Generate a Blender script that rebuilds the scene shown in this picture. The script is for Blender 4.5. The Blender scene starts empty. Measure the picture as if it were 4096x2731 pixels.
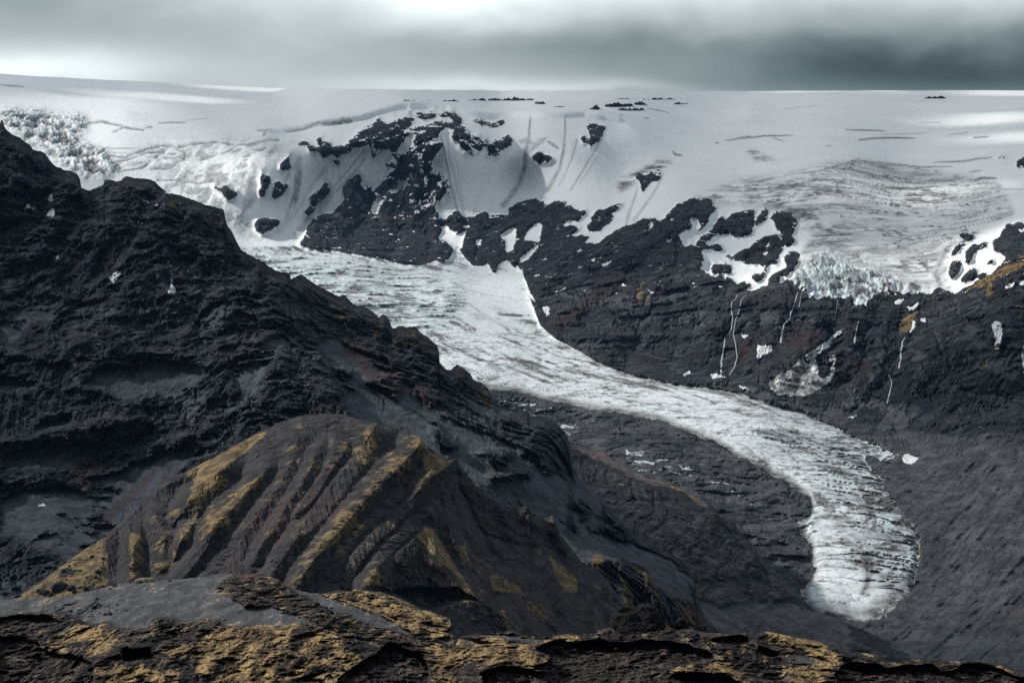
import bpy, math
import numpy as np
from mathutils import Vector

# ------------------------------------------------------------------ camera, sky, sun, exposure
C = bpy.context.scene.collection
SC = bpy.context.scene
CAMZ = 700.0
HAZE = 0.0000062
F_PX, CU, CV, PITCH = 8214.0, 2048.0, 1365.5, math.radians(1.5)
cam_d = bpy.data.cameras.new("camera")
cam = bpy.data.objects.new("camera", cam_d)
C.objects.link(cam)
cam.location = (0, 0, CAMZ)
cam.rotation_euler = (math.radians(90) - PITCH, 0, 0)
cam_d.sensor_width = 36.0
cam_d.lens = 36.0 * F_PX / 4096.0
cam_d.clip_start = 1.0
cam_d.clip_end = 60000.0
SC.camera = cam

SUN_EL, SUN_AZ = math.radians(35), math.radians(-75)     # azimuth from +Y, negative = left
sun_d = bpy.data.lights.new("sun", 'SUN')
sun_d.energy = 4.2
sun_d.angle = math.radians(4.0)
sun_d.color = (1.0, 0.95, 0.88)
sun = bpy.data.objects.new("sun", sun_d)
C.objects.link(sun)
sun.location = (-500, 500, 3000)
SDIR = Vector((math.sin(SUN_AZ) * math.cos(SUN_EL), math.cos(SUN_AZ) * math.cos(SUN_EL), math.sin(SUN_EL)))
sun.rotation_euler = SDIR.to_track_quat('Z', 'Y').to_euler()

SC.view_settings.view_transform = 'Standard'
SC.view_settings.look = 'None'
SC.view_settings.exposure = 0.16
SC.view_settings.gamma = 1.0
SC.cycles.volume_bounces = 0
SC.cycles.max_bounces = 4
SC.cycles.diffuse_bounces = 2
SC.cycles.use_denoising = False
SC.cycles.sample_clamp_indirect = 2.0
SC.cycles.sample_clamp_direct = 6.0
SC.cycles.transparent_max_bounces = 16
SC.cycles.adaptive_threshold = 0.003

class NT:
    """small helper to write node graphs"""
    def __init__(s, tree):
        s.t = tree; s.n = tree.nodes; s.l = tree.links
    def node(s, typ, **kw):
        n = s.n.new(typ)
        for k, v in kw.items(): setattr(n, k, v)
        return n
    def put(s, sock, v):
        if isinstance(v, bpy.types.NodeSocket): s.l.new(v, sock)
        elif v is not None: sock.default_value = v
    def math(s, op, a, b=None, c=None, clamp=False):
        n = s.node('ShaderNodeMath', operation=op, use_clamp=clamp)
        s.put(n.inputs[0], a)
        if b is not None: s.put(n.inputs[1], b)
        if c is not None: s.put(n.inputs[2], c)
        return n.outputs[0]
    def add(s, a, b): return s.math('ADD', a, b)
    def mul(s, a, b): return s.math('MULTIPLY', a, b)
    def sub(s, a, b): return s.math('SUBTRACT', a, b)
    def mix(s, f, a, b):
        n = s.node('ShaderNodeMix', data_type='RGBA')
        s.put(n.inputs[0], f); s.put(n.inputs[6], a); s.put(n.inputs[7], b)
        return n.outputs[2]
    def noise(s, vec, scale, detail=4, rough=0.55, dist=0.0):
        n = s.node('ShaderNodeTexNoise')
        s.put(n.inputs['Vector'], vec); n.inputs['Scale'].default_value = scale
        n.inputs['Detail'].default_value = detail; n.inputs['Roughness'].default_value = rough
        n.inputs['Distortion'].default_value = dist
        return n.outputs['Fac']
    def map(s, vec, scale=(1, 1, 1), rot=(0, 0, 0)):
        n = s.node('ShaderNodeMapping')
        s.put(n.inputs['Vector'], vec)
        n.inputs['Scale'].default_value = scale; n.inputs['Rotation'].default_value = rot
        return n.outputs[0]
    def ramp(s, v, lo, hi, a=0.0, b=1.0):
        n = s.node('ShaderNodeMapRange', interpolation_type='SMOOTHSTEP')
        s.put(n.inputs[0], v); n.inputs[1].default_value = lo; n.inputs[2].default_value = hi
        n.inputs[3].default_value = a; n.inputs[4].default_value = b
        return n.outputs[0]

world = bpy.data.worlds.new("World")
SC.world = world
world.use_nodes = True
w = NT(world.node_tree)
w.n.clear()
out = w.node('ShaderNodeOutputWorld')
bg = w.node('ShaderNodeBackground')
bg.inputs['Strength'].default_value = 0.10
sky = w.node('ShaderNodeTexSky', sky_type='NISHITA', sun_disc=False, sun_elevation=SUN_EL, sun_rotation=SUN_AZ)
tc = w.node('ShaderNodeTexCoord').outputs['Generated']
sep = w.node('ShaderNodeSeparateXYZ'); w.l.new(tc, sep.inputs[0])
X, Y, Z = sep.outputs
yy = w.math('MAXIMUM', Y, 0.05)
A = w.math('DIVIDE', X, yy)            # tangent of azimuth from north
E = w.math('DIVIDE', Z, yy)            # tangent of elevation
cmb = w.node('ShaderNodeCombineXYZ')
w.l.new(w.mul(A, 15.0), cmb.inputs[0]); w.l.new(w.mul(E, 30.0), cmb.inputs[1])
n1 = w.noise(cmb.outputs[0], 1.0, 8, 0.5, 0.25)
n2 = w.noise(cmb.outputs[0], 0.35, 4, 0.5, 0.5)
Aw = w.add(A, w.mul(w.sub(n2, 0.5), 0.10))
Ew = w.add(E, w.mul(w.sub(n1, 0.5), 0.016))
def blob(a0, e0, sa, se, amp):
    da = w.math('POWER', w.math('ABSOLUTE', w.mul(w.sub(Aw, a0), 1 / sa)), 2.0)
    de = w.math('POWER', w.math('ABSOLUTE', w.mul(w.sub(Ew, e0), 1 / se)), 2.0)
    return w.mul(w.math('EXPONENT', w.mul(w.add(da, de), -1.0)), amp)
tot = w.add(0.50, w.mul(w.sub(n1, 0.5), 0.24))
for b in [
        (-0.27, 0.105, 0.09, 0.010, 0.66),   # bright streak on the horizon, left
        (-0.02, 0.141, 0.065, 0.013, 0.52),    # bright cloud top centre
        (0.12, 0.147, 0.16, 0.010, 0.30),
        (-0.12, 0.144, 0.08, 0.012, 0.16),
        (-0.03, 0.098, 0.07, 0.005, 0.26),     # pale glow over the ice, centre
        (0.04, 0.097, 0.05, 0.003, 0.12),
        (0.21, 0.104, 0.15, 0.016, -0.40),     # dark band, right
        (0.26, 0.124, 0.05, 0.012, -0.22),
        (0.05, 0.118, 0.09, 0.008, -0.12),
        (-0.25, 0.140, 0.10, 0.018, -0.08)]:
    tot = w.add(tot, blob(*b))
tot = w.math('MAXIMUM', tot, 0.10)
inview = w.math('LESS_THAN', 0.0, Y)
cloud_lo = w.mix(w.ramp(tot, 0.1, 0.6), (0.58, 0.78, 0.82, 1), (0.91, 1.0, 1.0, 1))
vm = w.node('ShaderNodeVectorMath', operation='SCALE')
w.l.new(cloud_lo, vm.inputs[0]); w.l.new(w.mul(tot, 10.0), vm.inputs['Scale'])
# higher up and behind: broken cloud deck, dimmer
n3 = w.noise(tc, 2.2, 5, 0.55, 0.4)
deck = w.mix(w.ramp(n3, 0.35, 0.65), (1.5, 1.85, 2.2, 1), (3.0, 3.35, 3.65, 1))
deck = w.mix(w.ramp(n3, 0.62, 0.78, 0, 0.6), deck, sky.outputs[0])
low = w.mul(w.ramp(E, 0.16, 0.30, 1.0, 0.0), w.ramp(Y, 0.1, 0.6))
fin = w.mix(low, deck, vm.outputs[0])
w.l.new(fin, bg.inputs[0]); w.l.new(bg.outputs[0], out.inputs[0])

# ------------------------------------------------------------------ numeric helpers
RNG = np.random.RandomState(7)
LAT = RNG.rand(64, 64, 64).astype(np.float32)
def vnoise(p):
    """value noise, p (...,3) in lattice units, result 0..1"""
    i = np.floor(p).astype(np.int32); f = (p - i).astype(np.float32)
    f = f * f * f * (f * (f * 6 - 15) + 10)
    i &= 63; j = (i + 1) & 63
    x0, y0, z0 = i[..., 0], i[..., 1], i[..., 2]; x1, y1, z1 = j[..., 0], j[..., 1], j[..., 2]
    fx, fy, fz = f[..., 0], f[..., 1], f[..., 2]
    a = LAT[x0, y0, z0] * (1 - fx) + LAT[x1, y0, z0] * fx
    b = LAT[x0, y1, z0] * (1 - fx) + LAT[x1, y1, z0] * fx
    c = LAT[x0, y0, z1] * (1 - fx) + LAT[x1, y0, z1] * fx
    d = LAT[x0, y1, z1] * (1 - fx) + LAT[x1, y1, z1] * fx
    return (a * (1 - fy) + b * fy) * (1 - fz) + (c * (1 - fy) + d * fy) * fz
ROT = np.array([[0.36, 0.48, -0.8], [-0.8, 0.60, 0.0], [0.48, 0.64, 0.60]], dtype=np.float64)
def fbm(p, wl, octv=4, gain=0.5, ridged=False, an=(1, 1, 1), seed=0):
    """fractal noise -1..1; wl: wavelength in metres (an: stretch per axis)"""
    q = p * (1.0 / (wl * np.array(an, dtype=np.float64))) + seed * 13.37
    s = 0.0; a = 1.0; tot = 0.0
    for o in range(octv):
        n = vnoise(q) * 2 - 1
        if ridged: n = 1 - 2 * np.abs(n)
        s = s + a * n; tot += a; a *= gain
        q = (q @ ROT.T) * 2.03 + 5.1 if an == (1, 1, 1) else q * 2.03 + 5.1
    return s / tot
def sstep(x, a, b):
    t = np.clip((x - a) / (b - a), 0, 1); return t * t * (3 - 2 * t)

def terraces(P, H, seed, wob=1.0):
    """beds of hard rock: returns (step relief -0.5..0.5, ledge mask 0..1)"""
    z = P[..., 2] / H + wob * (1.1 * fbm(P, H * 9, 4, 0.55, seed=seed) + 0.35 * fbm(P, H * 1.6, 3, 0.6, seed=seed + 1))
    t = z - np.floor(z); amp = vnoise(np.stack([P[..., 0] / (H * 7), P[..., 1] / (H * 7), np.floor(z) * 3.7 + seed], -1))
    led = sstep(t, 0.0, 0.08) * (1 - sstep(t, 0.50, 0.62))
    return (sstep(t, 0.55, 0.80) - t) * sstep(amp, 0.25, 0.6), led * sstep(amp, 0.25, 0.6)
def rays(U, V):
    x = (U - CU) / F_PX; zc = -(V - CV) / F_PX
    cp, sp = math.cos(PITCH), math.sin(PITCH)
    y = cp + zc * sp; z = -sp + zc * cp
    return np.stack([x / y, np.ones_like(x), z / y], -1)
def unproj(U, V, D):
    U = np.asarray(U, float); V = np.asarray(V, float)
    p = rays(U, V) * np.asarray(D)[..., None]
    p[..., 2] += CAMZ
    return p
def tps(ctrl):
    """thin plate spline through (u,v,D), smooth in log D"""
    c = np.array(ctrl, float); P = c[:, :2] / 1000.0; y = np.log(c[:, 2]); n = len(c)
    d = np.linalg.norm(P[:, None] - P[None], axis=-1)
    K = np.where(d > 0, d * d * np.log(d + 1e-12), 0) + np.eye(n) * 2e-3
    Q = np.c_[np.ones(n), P]
    M = np.block([[K, Q], [Q.T, np.zeros((3, 3))]])
    s = np.linalg.solve(M, np.r_[y, np.zeros(3)])
    def f(U, V):
        U = np.asarray(U, float) / 1000; V = np.asarray(V, float) / 1000
        r = s[n] + s[n + 1] * U + s[n + 2] * V
        for k in range(n):
            q = (U - P[k, 0]) ** 2 + (V - P[k, 1]) ** 2
            r = r + s[k] * 0.5 * q * np.log(q + 1e-12)
        return np.exp(r)
    return f

OFF = {'A1': (0, 200), 'A2': (1000, 350), 'A3': (2000, 350), 'A4': (2696, 350), 'B1': (0, 1000), 'B2': (1000, 1000),
       'B3': (2000, 1000), 'B4': (2696, 1000), 'C1': (0, 1798), 'C2': (1000, 1798), 'C3': (2000, 1798), 'C4': (2696, 1798)}
def Z(key, pts):
    """survey points are read from map sheets; sheet key -> common coordinates"""
    ox, oy = OFF[key]; k = 1400 / 2352.0
    return [(ox + x * k, oy + y * k) for x, y in pts]
def inpoly(U, V, poly):
    P = np.array(poly, float); x0, y0 = P.min(0); x1, y1 = P.max(0)
    res = np.zeros(U.shape, bool)
    box = (U >= x0) & (U <= x1) & (V >= y0) & (V <= y1)
    if not box.any(): return res
    u = U[box]; v = V[box]; r = np.zeros(u.shape, bool)
    xj, yj = P[-1]
    for xi, yi in P:
        if yi != yj:
            r ^= ((yi > v) != (yj > v)) & (u < (xj - xi) * (v - yi) / (yj - yi) + xi)
        xj, yj = xi, yi
    res[box] = r
    return res
def polys(U, V, L):
    m = np.zeros(U.shape, bool)
    for p in L: m |= inpoly(U, V, p)
    return m
def pdist(U, V, line):
    """distance to a polyline and position 0..1 along it"""
    best = np.full(U.shape, 1e9); par = np.zeros(U.shape)
    L = np.array(line, float); seg = np.linalg.norm(np.diff(L, axis=0), axis=1); cum = np.r_[0, np.cumsum(seg)]
    for k in range(len(L) - 1):
        a = L[k]; d = L[k + 1] - a; l2 = (d * d).sum() + 1e-9
        t = np.clip(((U - a[0]) * d[0] + (V - a[1]) * d[1]) / l2, 0, 1)
        q = np.hypot(U - a[0] - t * d[0], V - a[1] - t * d[1])
        m = q < best
        best = np.where(m, q, best); par = np.where(m, (cum[k] + t * seg[k]) / cum[-1], par)
    return best, par
def two_nearest(U, V, spines, along=False):
    d1 = np.full(U.shape, 1e9); d2 = np.full(U.shape, 1e9); al = np.zeros(U.shape)
    for k, s in enumerate(spines):
        q, t = pdist(U, V, s)
        lt = q < d1
        d2 = np.where(lt, d1, np.minimum(d2, q)); d1 = np.where(lt, q, d1)
        if along:
            ln = np.linalg.norm(np.diff(np.array(s, float), axis=0), axis=1).sum()
            al = np.where(lt, t * ln + 977.0 * k, al)
    return (d1, d2, al) if along else (d1, d2)
def rills(d1, al, wl, seed, lean=0.45):
    """runnels that leave a spine and run obliquely down its flanks"""
    q = np.stack([(al - lean * d1) / wl, d1 / (wl * 7), np.zeros_like(d1) + seed * 1.7], -1)
    n = 1 - 2 * np.abs(vnoise(q) * 2 - 1); m = 1 - 2 * np.abs(vnoise(q * 2.3 + 4) * 2 - 1)
    return (n + 0.5 * m) / 1.5
def blur(a, n=1):
    for _ in range(n):
        b = np.pad(a, 1, mode='edge')
        a = (b[:-2, 1:-1] + b[2:, 1:-1] + b[1:-1, :-2] + b[1:-1, 2:] + 4 * b[1:-1, 1:-1]) / 8
    return a
def boxblur(a, r):
    for ax in (0, 1):
        n = a.shape[ax]; c = np.cumsum(np.concatenate([np.repeat(np.take(a, [0], ax), r + 1, ax), a, np.repeat(np.take(a, [-1], ax), r, ax)], ax), axis=ax)
        hi_ = np.take(c, np.arange(2 * r + 1, n + 2 * r + 1), ax); lo_ = np.take(c, np.arange(0, n), ax)
        a = (hi_ - lo_) / (2 * r + 1)
    return a
def soft(m, n=2):
    """feather a mask over about n grid cells"""
    a = m.astype(np.float64)
    if n <= 3: return blur(a, n)
    r = max(1, n // 2)
    return boxblur(boxblur(a, r), r)

def make_mesh(name, co, faces, mat, attrs=None, smooth=True):
    me = bpy.data.meshes.new(name)
    co = np.asarray(co, np.float32).reshape(-1, 3); faces = np.asarray(faces, np.int32)
    me.vertices.add(len(co)); me.vertices.foreach_set('co', co.ravel())
    k = faces.shape[1]
    me.loops.add(faces.size); me.loops.foreach_set('vertex_index', faces.ravel())
    me.polygons.add(len(faces))
    me.polygons.foreach_set('loop_start', np.arange(0, faces.size, k, dtype=np.int32))
    me.polygons.foreach_set('loop_total', np.full(len(faces), k, np.int32))
    me.polygons.foreach_set('use_smooth', np.full(len(faces), smooth, bool))
    for n, arr in (attrs or {}).items():
        at = me.attributes.new(n, 'FLOAT_COLOR', 'POINT')
        at.data.foreach_set('color', np.asarray(arr, np.float32).ravel())
    me.update(calc_edges=True)
    me.materials.append(mat)
    o = bpy.data.objects.new(name, me)
    C.objects.link(o)
    return o
def recentre(o, c):
    """put the object's origin at c"""
    me = o.data; n = len(me.vertices); a = np.empty(n * 3, np.float32)
    me.vertices.foreach_get('co', a); a = a.reshape(-1, 3) - np.array(c, np.float32)
    me.vertices.foreach_set('co', a.ravel()); me.update(); o.location = c
def tag(o, label=None, cat=None, group=None, kind=None):
    for k, v in (('label', label), ('category', cat), ('group', group), ('kind', kind)):
        if v: o[k] = v
    return o
def quads(nr, nc):
    i = np.arange(nr * nc).reshape(nr, nc)
    # rows go downwards in elevation, columns to the right
    return np.stack([i[:-1, :-1].ravel(), i[1:, :-1].ravel(), i[1:, 1:].ravel(), i[:-1, 1:].ravel()], -1)
def submesh(co, faces, attrs):
    used, inv = np.unique(faces, return_inverse=True)
    return co[used], inv.reshape(faces.shape), {k: v[used] for k, v in attrs.items()}

# ------------------------------------------------------------------ materials
def terrain_material(name, unit, rockA, rockB, scree, moss, mossB, red, snow=(0.80, 0.83, 0.85), ice=(0.42, 0.56, 0.62),
                     dirt=(0.25, 0.22, 0.20), bump=1.0, mossnoise=0.5, moss_slope=0.0, snownoise=0.35, rockvar=1.0, stretch=None):
    """unit: size in metres of the finest feature wanted; masks mA = snow, dirt (with painted crack shade), ice; mB = moss, scree, red"""
    m = bpy.data.materials.new(name); m.use_nodes = True
    g = NT(m.node_tree); g.n.clear()
    o = g.node('ShaderNodeOutputMaterial'); b = g.node('ShaderNodeBsdfPrincipled')
    g.l.new(b.outputs[0], o.inputs[0])
    geo = g.node('ShaderNodeNewGeometry')
    pos = geo.outputs['Position']
    if stretch: pos = g.map(pos, stretch)
    a = g.node('ShaderNodeAttribute', attribute_name='mA'); sa = g.node('ShaderNodeSeparateColor'); g.l.new(a.outputs['Color'], sa.inputs[0])
    c = g.node('ShaderNodeAttribute', attribute_name='mB'); sb = g.node('ShaderNodeSeparateColor'); g.l.new(c.outputs['Color'], sb.inputs[0])
    fine = g.noise(pos, 1 / (unit * 3), 5, 0.65)
    vfine = g.noise(pos, 1 / (unit * 4.5), 5, 0.7, 0.3)
    mid = g.noise(pos, 1 / (unit * 14), 6, 0.62, 0.4)
    big = g.noise(pos, 1 / (unit * 90), 4, 0.55, 0.6)
    strat = g.noise(g.map(pos, (0.5, 0.5, 1.3)), 1 / (unit * 16), 5, 0.6, 0.5)
    def S(v, nz, k, wd=0.08):
        return g.ramp(g.add(v, g.mul(g.sub(nz, 0.5), k)), 0.5 - wd, 0.5 + wd)
    rock = g.mix(g.ramp(big, 0.40, 0.60), rockA + (1,), rockB + (1,))
    rock = g.mix(g.ramp(strat, 0.36, 0.60), g.mix(0.75 * rockvar, rock, (0.003, 0.0035, 0.005, 1)), rock)
    rock = g.mix(g.mul(g.ramp(mid, 0.50, 0.62), 0.85 * rockvar), rock, tuple(min(1, x * 2.4) for x in rockB) + (1,))
    rock = g.mix(g.mul(g.ramp(vfine, 0.50, 0.68), 0.55), rock, tuple(min(1, x * 3.0) for x in rockB) + (1,))
    rock = g.mix(g.mul(g.ramp(vfine, 0.32, 0.48, 1, 0), 0.75), rock, (0.003, 0.0035, 0.005, 1))
    sc2 = g.mix(g.ramp(mid, 0.38, 0.62), tuple(x * 0.62 for x in scree) + (1,), tuple(x * 1.25 for x in scree) + (1,))
    sc2 = g.mix(g.mul(g.ramp(vfine, 0.34, 0.48, 1, 0), 0.5), sc2, tuple(x * 0.3 for x in scree) + (1,))
    sc2 = g.mix(g.mul(g.ramp(fine, 0.6, 0.75), 0.4), sc2, tuple(min(1, x * 1.9) for x in scree) + (1,))
    col = g.mix(S(sb.outputs[1], mid, 0.5, 0.15), rock, sc2)
    col = g.mix(g.mul(S(sb.outputs[2], mid, 0.6, 0.25), 0.8), col, red + (1,))
    mcol = g.mix(g.ramp(mid, 0.40, 0.62), mossB + (1,), moss + (1,))
    mcol = g.mix(g.mul(g.ramp(vfine, 0.35, 0.55, 1, 0), 0.7), mcol, tuple(x * 0.25 for x in mossB) + (1,))
    mv = sb.outputs[0]
    if moss_slope:
        sn = g.node('ShaderNodeSeparateXYZ'); g.l.new(geo.outputs['Normal'], sn.inputs[0])
        mv = g.add(mv, g.mul(g.sub(sn.outputs[2], 0.62), moss_slope))
    mf = S(g.math('MULTIPLY', mv, 1.0), g.add(g.mul(mid, 0.6), g.mul(fine, 0.4)), mossnoise * 2.0, 0.12)
    col = g.mix(mf, col, mcol)
    dn = g.noise(g.map(pos, (1, 1, 0.6)), 1 / (unit * 7), 5, 0.65)
    sn_c = g.mix(g.ramp(big, 0.3, 0.7), tuple(x * 0.94 for x in snow) + (1,), snow + (1,))
    icec = g.mix(g.ramp(dn, 0.35, 0.65), tuple(x * 0.62 for x in ice) + (1,), tuple(min(0.85, x * 1.45) for x in ice) + (1,))
    sn_c = g.mix(sa.outputs[2], sn_c, icec)
    df = g.math('MULTIPLY', sa.outputs[1], g.ramp(dn, 0.25, 0.70, 0.55, 1.25), clamp=True)
    sn_c = g.mix(df, sn_c, dirt + (1,))
    sf = S(sa.outputs[0], g.add(g.mul(mid, 0.5), g.mul(fine, 0.5)), snownoise, 0.07)
    col = g.mix(sf, col, sn_c)
    g.l.new(col, b.inputs['Base Color'])
    g.l.new(g.mix(sf, (0.92,) * 3 + (1,), (0.6,) * 3 + (1,)), b.inputs['Roughness'])
    b.inputs['Specular IOR Level'].default_value = 0.18
    hgt = g.add(g.add(g.mul(mid, 3.2), g.mul(strat, 1.6)), g.mul(vfine, 2.0))
    rough = g.math('SUBTRACT', 1.0, g.mul(g.math('MAXIMUM', sf, g.mul(sb.outputs[1], 0.8)), 0.86))
    bp = g.node('ShaderNodeBump'); bp.inputs['Strength'].default_value = 1.0
    bp.inputs['Distance'].default_value = unit * 4.2 * bump
    g.l.new(g.mul(hgt, rough), bp.inputs['Height']); g.l.new(bp.outputs[0], b.inputs['Normal'])
    return m

# ------------------------------------------------------------------ far terrain: ice cap, mountain face, glaciers, right-hand cliffs, valley floor
F_CTRL = [  # u, v, distance (m)
 (0, 297, 12500), (500, 335, 12800), (1100, 358, 13000), (2000, 363, 13000), (3000, 365, 13000), (4096, 362, 13000),
 (-200, 290, 12500), (4300, 362, 13000),
 (0, 440, 10300), (500, 440, 10600), (1000, 440, 11000), (2000, 410, 11200), (3000, 430, 11300), (4096, 430, 11500),
 (0, 560, 9200), (500, 600, 9000), (200, 720, 8500), (700, 640, 8900), (1050, 525, 9350), (1300, 472, 9450), (1600, 420, 9500),
 (1900, 465, 9450), (2150, 455, 9500), (2400, 458, 9500), (2550, 520, 9300), (2750, 620, 9000), (3000, 560, 9700), (3300, 500, 10300), (3600, 620, 9400),
 (4096, 600, 9300), (3400, 660, 8600), (2800, 780, 7900), (3100, 740, 8100),
 (500, 800, 8400), (1000, 850, 8250), (1600, 700, 8900), (2100, 700, 8950), (1300, 700, 8900), (2500, 720, 8500), (1600, 880, 8500), (2100, 880, 8300),
 (600, 950, 8000), (1000, 960, 8050), (1250, 985, 8050), (1600, 1040, 7850), (1900, 1080, 7500), (1250, 1060, 7500), (1500, 1150, 6900), (1800, 1180, 6700),
 (2050, 1130, 7000), (2150, 1000, 7500), (2300, 880, 7800), (2400, 1050, 6900), (2150, 1290, 6150), (1700, 1300, 5950), (1400, 1300, 6000), (1100, 1300, 6200),
 (2000, 1450, 5300), (2300, 1370, 5750), (2600, 1490, 5250), (2500, 1600, 4750), (3000, 1640, 4650), (3000, 1750, 4250), (3300, 1700, 4600), (3300, 1900, 3950),
 (3500, 2100, 3600), (3400, 2300, 3320), (3420, 2470, 3130), (3650, 2200, 3480), (3700, 1850, 4150), (3300, 2430, 3160),
 (2650, 890, 7250), (2400, 1250, 6150), (2600, 1200, 6250), (2850, 1150, 6200), (2750, 1350, 5750), (3000, 1180, 6000), (3000, 1400, 5400), (2900, 1000, 6900), (3050, 900, 7300),
 (3250, 1180, 5850), (3400, 1215, 5700), (3400, 1080, 6300), (3450, 930, 7000), (3500, 800, 7700), (3300, 1280, 5560), (3350, 1500, 5150), (3600, 1170, 5900), (3800, 1150, 5900),
 (3800, 950, 6700), (4000, 900, 6700), (4096, 880, 6600), (3750, 1250, 5500), (4000, 1100, 5600), (4096, 1050, 5700), (3600, 1350, 5300), (3560, 1600, 4850), (3800, 1350, 5000), (4000, 1350, 4900),
 (3900, 1600, 4500), (4096, 1500, 4600), (3700, 1700, 4500), (4096, 1800, 4050), (4000, 2100, 3600), (4096, 2400, 3150), (3800, 2350, 3280), (3700, 2550, 2980), (4096, 2700, 2700),
 (3300, 2600, 2950), (2900, 2500, 3050), (3200, 2700, 2800), (2000, 1580, 4850), (2300, 1690, 4450), (2700, 1800, 4050), (2950, 1950, 3800), (3200, 2100, 3580), (3180, 2350, 3270),
 (2500, 1800, 4050), (2800, 2000, 3700), (3000, 2200, 3420), (2200, 1700, 4450), (1500, 1600, 4900), (2000, 1900, 4000), (2400, 2200, 3500), (4300, 1500, 4600), (4300, 2300, 3250), (4300, 900, 6600)]

fD = tps(F_CTRL)
STEP = 3.6
ucol = np.arange(-300, 4500, STEP); nrow = 700
top = np.interp(ucol, [-100, 0, 150, 400, 700, 1050, 1400, 2000, 3000, 4200], [292, 294, 305, 317, 333, 352, 357, 362, 364.5, 361])
tt = np.linspace(0, 1, nrow)[:, None]
U = np.repeat(ucol[None], nrow, 0)
V = top[None] + (2800 - top[None]) * tt
D = fD(U, V)
P0 = unproj(U, V, D)

# wobble used so that surveyed outlines get natural ragged edges
nu = fbm(np.stack([U, V, U * 0], -1), 42, 4, 0.6); nv = fbm(np.stack([U, V, U * 0 + 77], -1), 42, 4, 0.6)
Uw = U + nu * 11; Vw = V + nv * 11
hu = fbm(np.stack([U, V, U * 0 + 9], -1), 13, 3, 0.65, seed=3); hv_ = fbm(np.stack([U, V, U * 0 + 19], -1), 13, 3, 0.65, seed=4)
Uw = Uw + hu * 5; Vw = Vw + hv_ * 5
ca, sa_ = math.cos(math.radians(-52)), math.sin(math.radians(-52))
an1 = fbm(np.stack([(U * ca + V * sa_) / 6, (-U * sa_ + V * ca), U * 0 + 31], -1), 12, 3, 0.6, an=(1, 1, 1.0001), seed=6)
an2 = fbm(np.stack([(U * ca + V * sa_) / 4, (-U * sa_ + V * ca), U * 0 + 35], -1), 6, 2, 0.6, an=(1, 1, 1.0001), seed=7)
Uw = Uw + (an1 * 20 + an2 * 13) * ca; Vw = Vw + (an1 * 20 + an2 * 13) * sa_
Uq = U + nu * 5 + hu * 3; Vq = V + nv * 5 + hv_ * 3

VG_TOP = Z('A2', [(330, 1060), (400, 1090), (600, 1105), (700, 1120), (880, 1150), (1000, 1185), (1100, 1200), (1180, 1195), (1250, 1165), (1320, 1180), (1370, 1100), (1390, 1050), (1410, 1100), (1450, 1150), (1500, 1205),
    (1560, 1200), (1600, 1185), (1625, 1240), (1650, 1262), (1670, 1195), (1730, 1160), (1780, 1220), (1830, 1230), (1850, 1300), (1880, 1380), (1920, 1440)]) + \
    Z('B2', [(1850, 300), (1890, 350), (1920, 430), (1950, 500), (2000, 560), (2060, 600), (2140, 640), (2250, 700)]) + \
    Z('B3', [(700, 775), (850, 830), (1000, 860), (1150, 895), (1300, 915), (1450, 930), (1600, 960), (1760, 1010), (1900, 1060), (2060, 1110), (2200, 1170), (2300, 1220)]) + \
    Z('B4', [(1183, 1250), (1300, 1300), (1380, 1310), (1400, 1345), (1470, 1350), (1510, 1365), (1450, 1390), (1370, 1390), (1300, 1375), (1270, 1400), (1310, 1450), (1330, 1490), (1360, 1500), (1440, 1540)]) + \
    Z('C4', [(1465, 195), (1380, 215), (1440, 290), (1500, 370), (1570, 450), (1620, 530), (1650, 610), (1660, 700), (1640, 800), (1620, 880), (1570, 970), (1500, 1030), (1440, 1090), (1370, 1130), (1280, 1140), (1200, 1145),
    (1130, 1120), (1050, 1090), (930, 1070), (890, 1020), (850, 940), (890, 910), (940, 860), (945, 800), (930, 720), (910, 640), (860, 560), (825, 490), (890, 470), (930, 440), (915, 400), (935, 330), (880, 290), (790, 230), (700, 190), (560, 100)]) + \
    Z('B3', [(1870, 1530), (1700, 1440), (1500, 1320), (1400, 1270), (1330, 1240), (1200, 1190), (1050, 1140), (880, 1110), (720, 1080), (600, 1070), (450, 1030), (300, 1000), (200, 970), (50, 940)]) + \
    [(1950, 1555), (1700, 1530), (1200, 1500), (700, 1300), (600, 1050), (700, 880), (820, 880), (860, 900), (900, 960), (960, 985), (1100, 985)]
kk_ = 0.5 + 1.6 * sstep(V, 1500, 1800)
m_vg = inpoly(U + (nu * 7 + hu * 6) * kk_, V + (nv * 7 + hv_ * 6) * kk_, VG_TOP)

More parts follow.
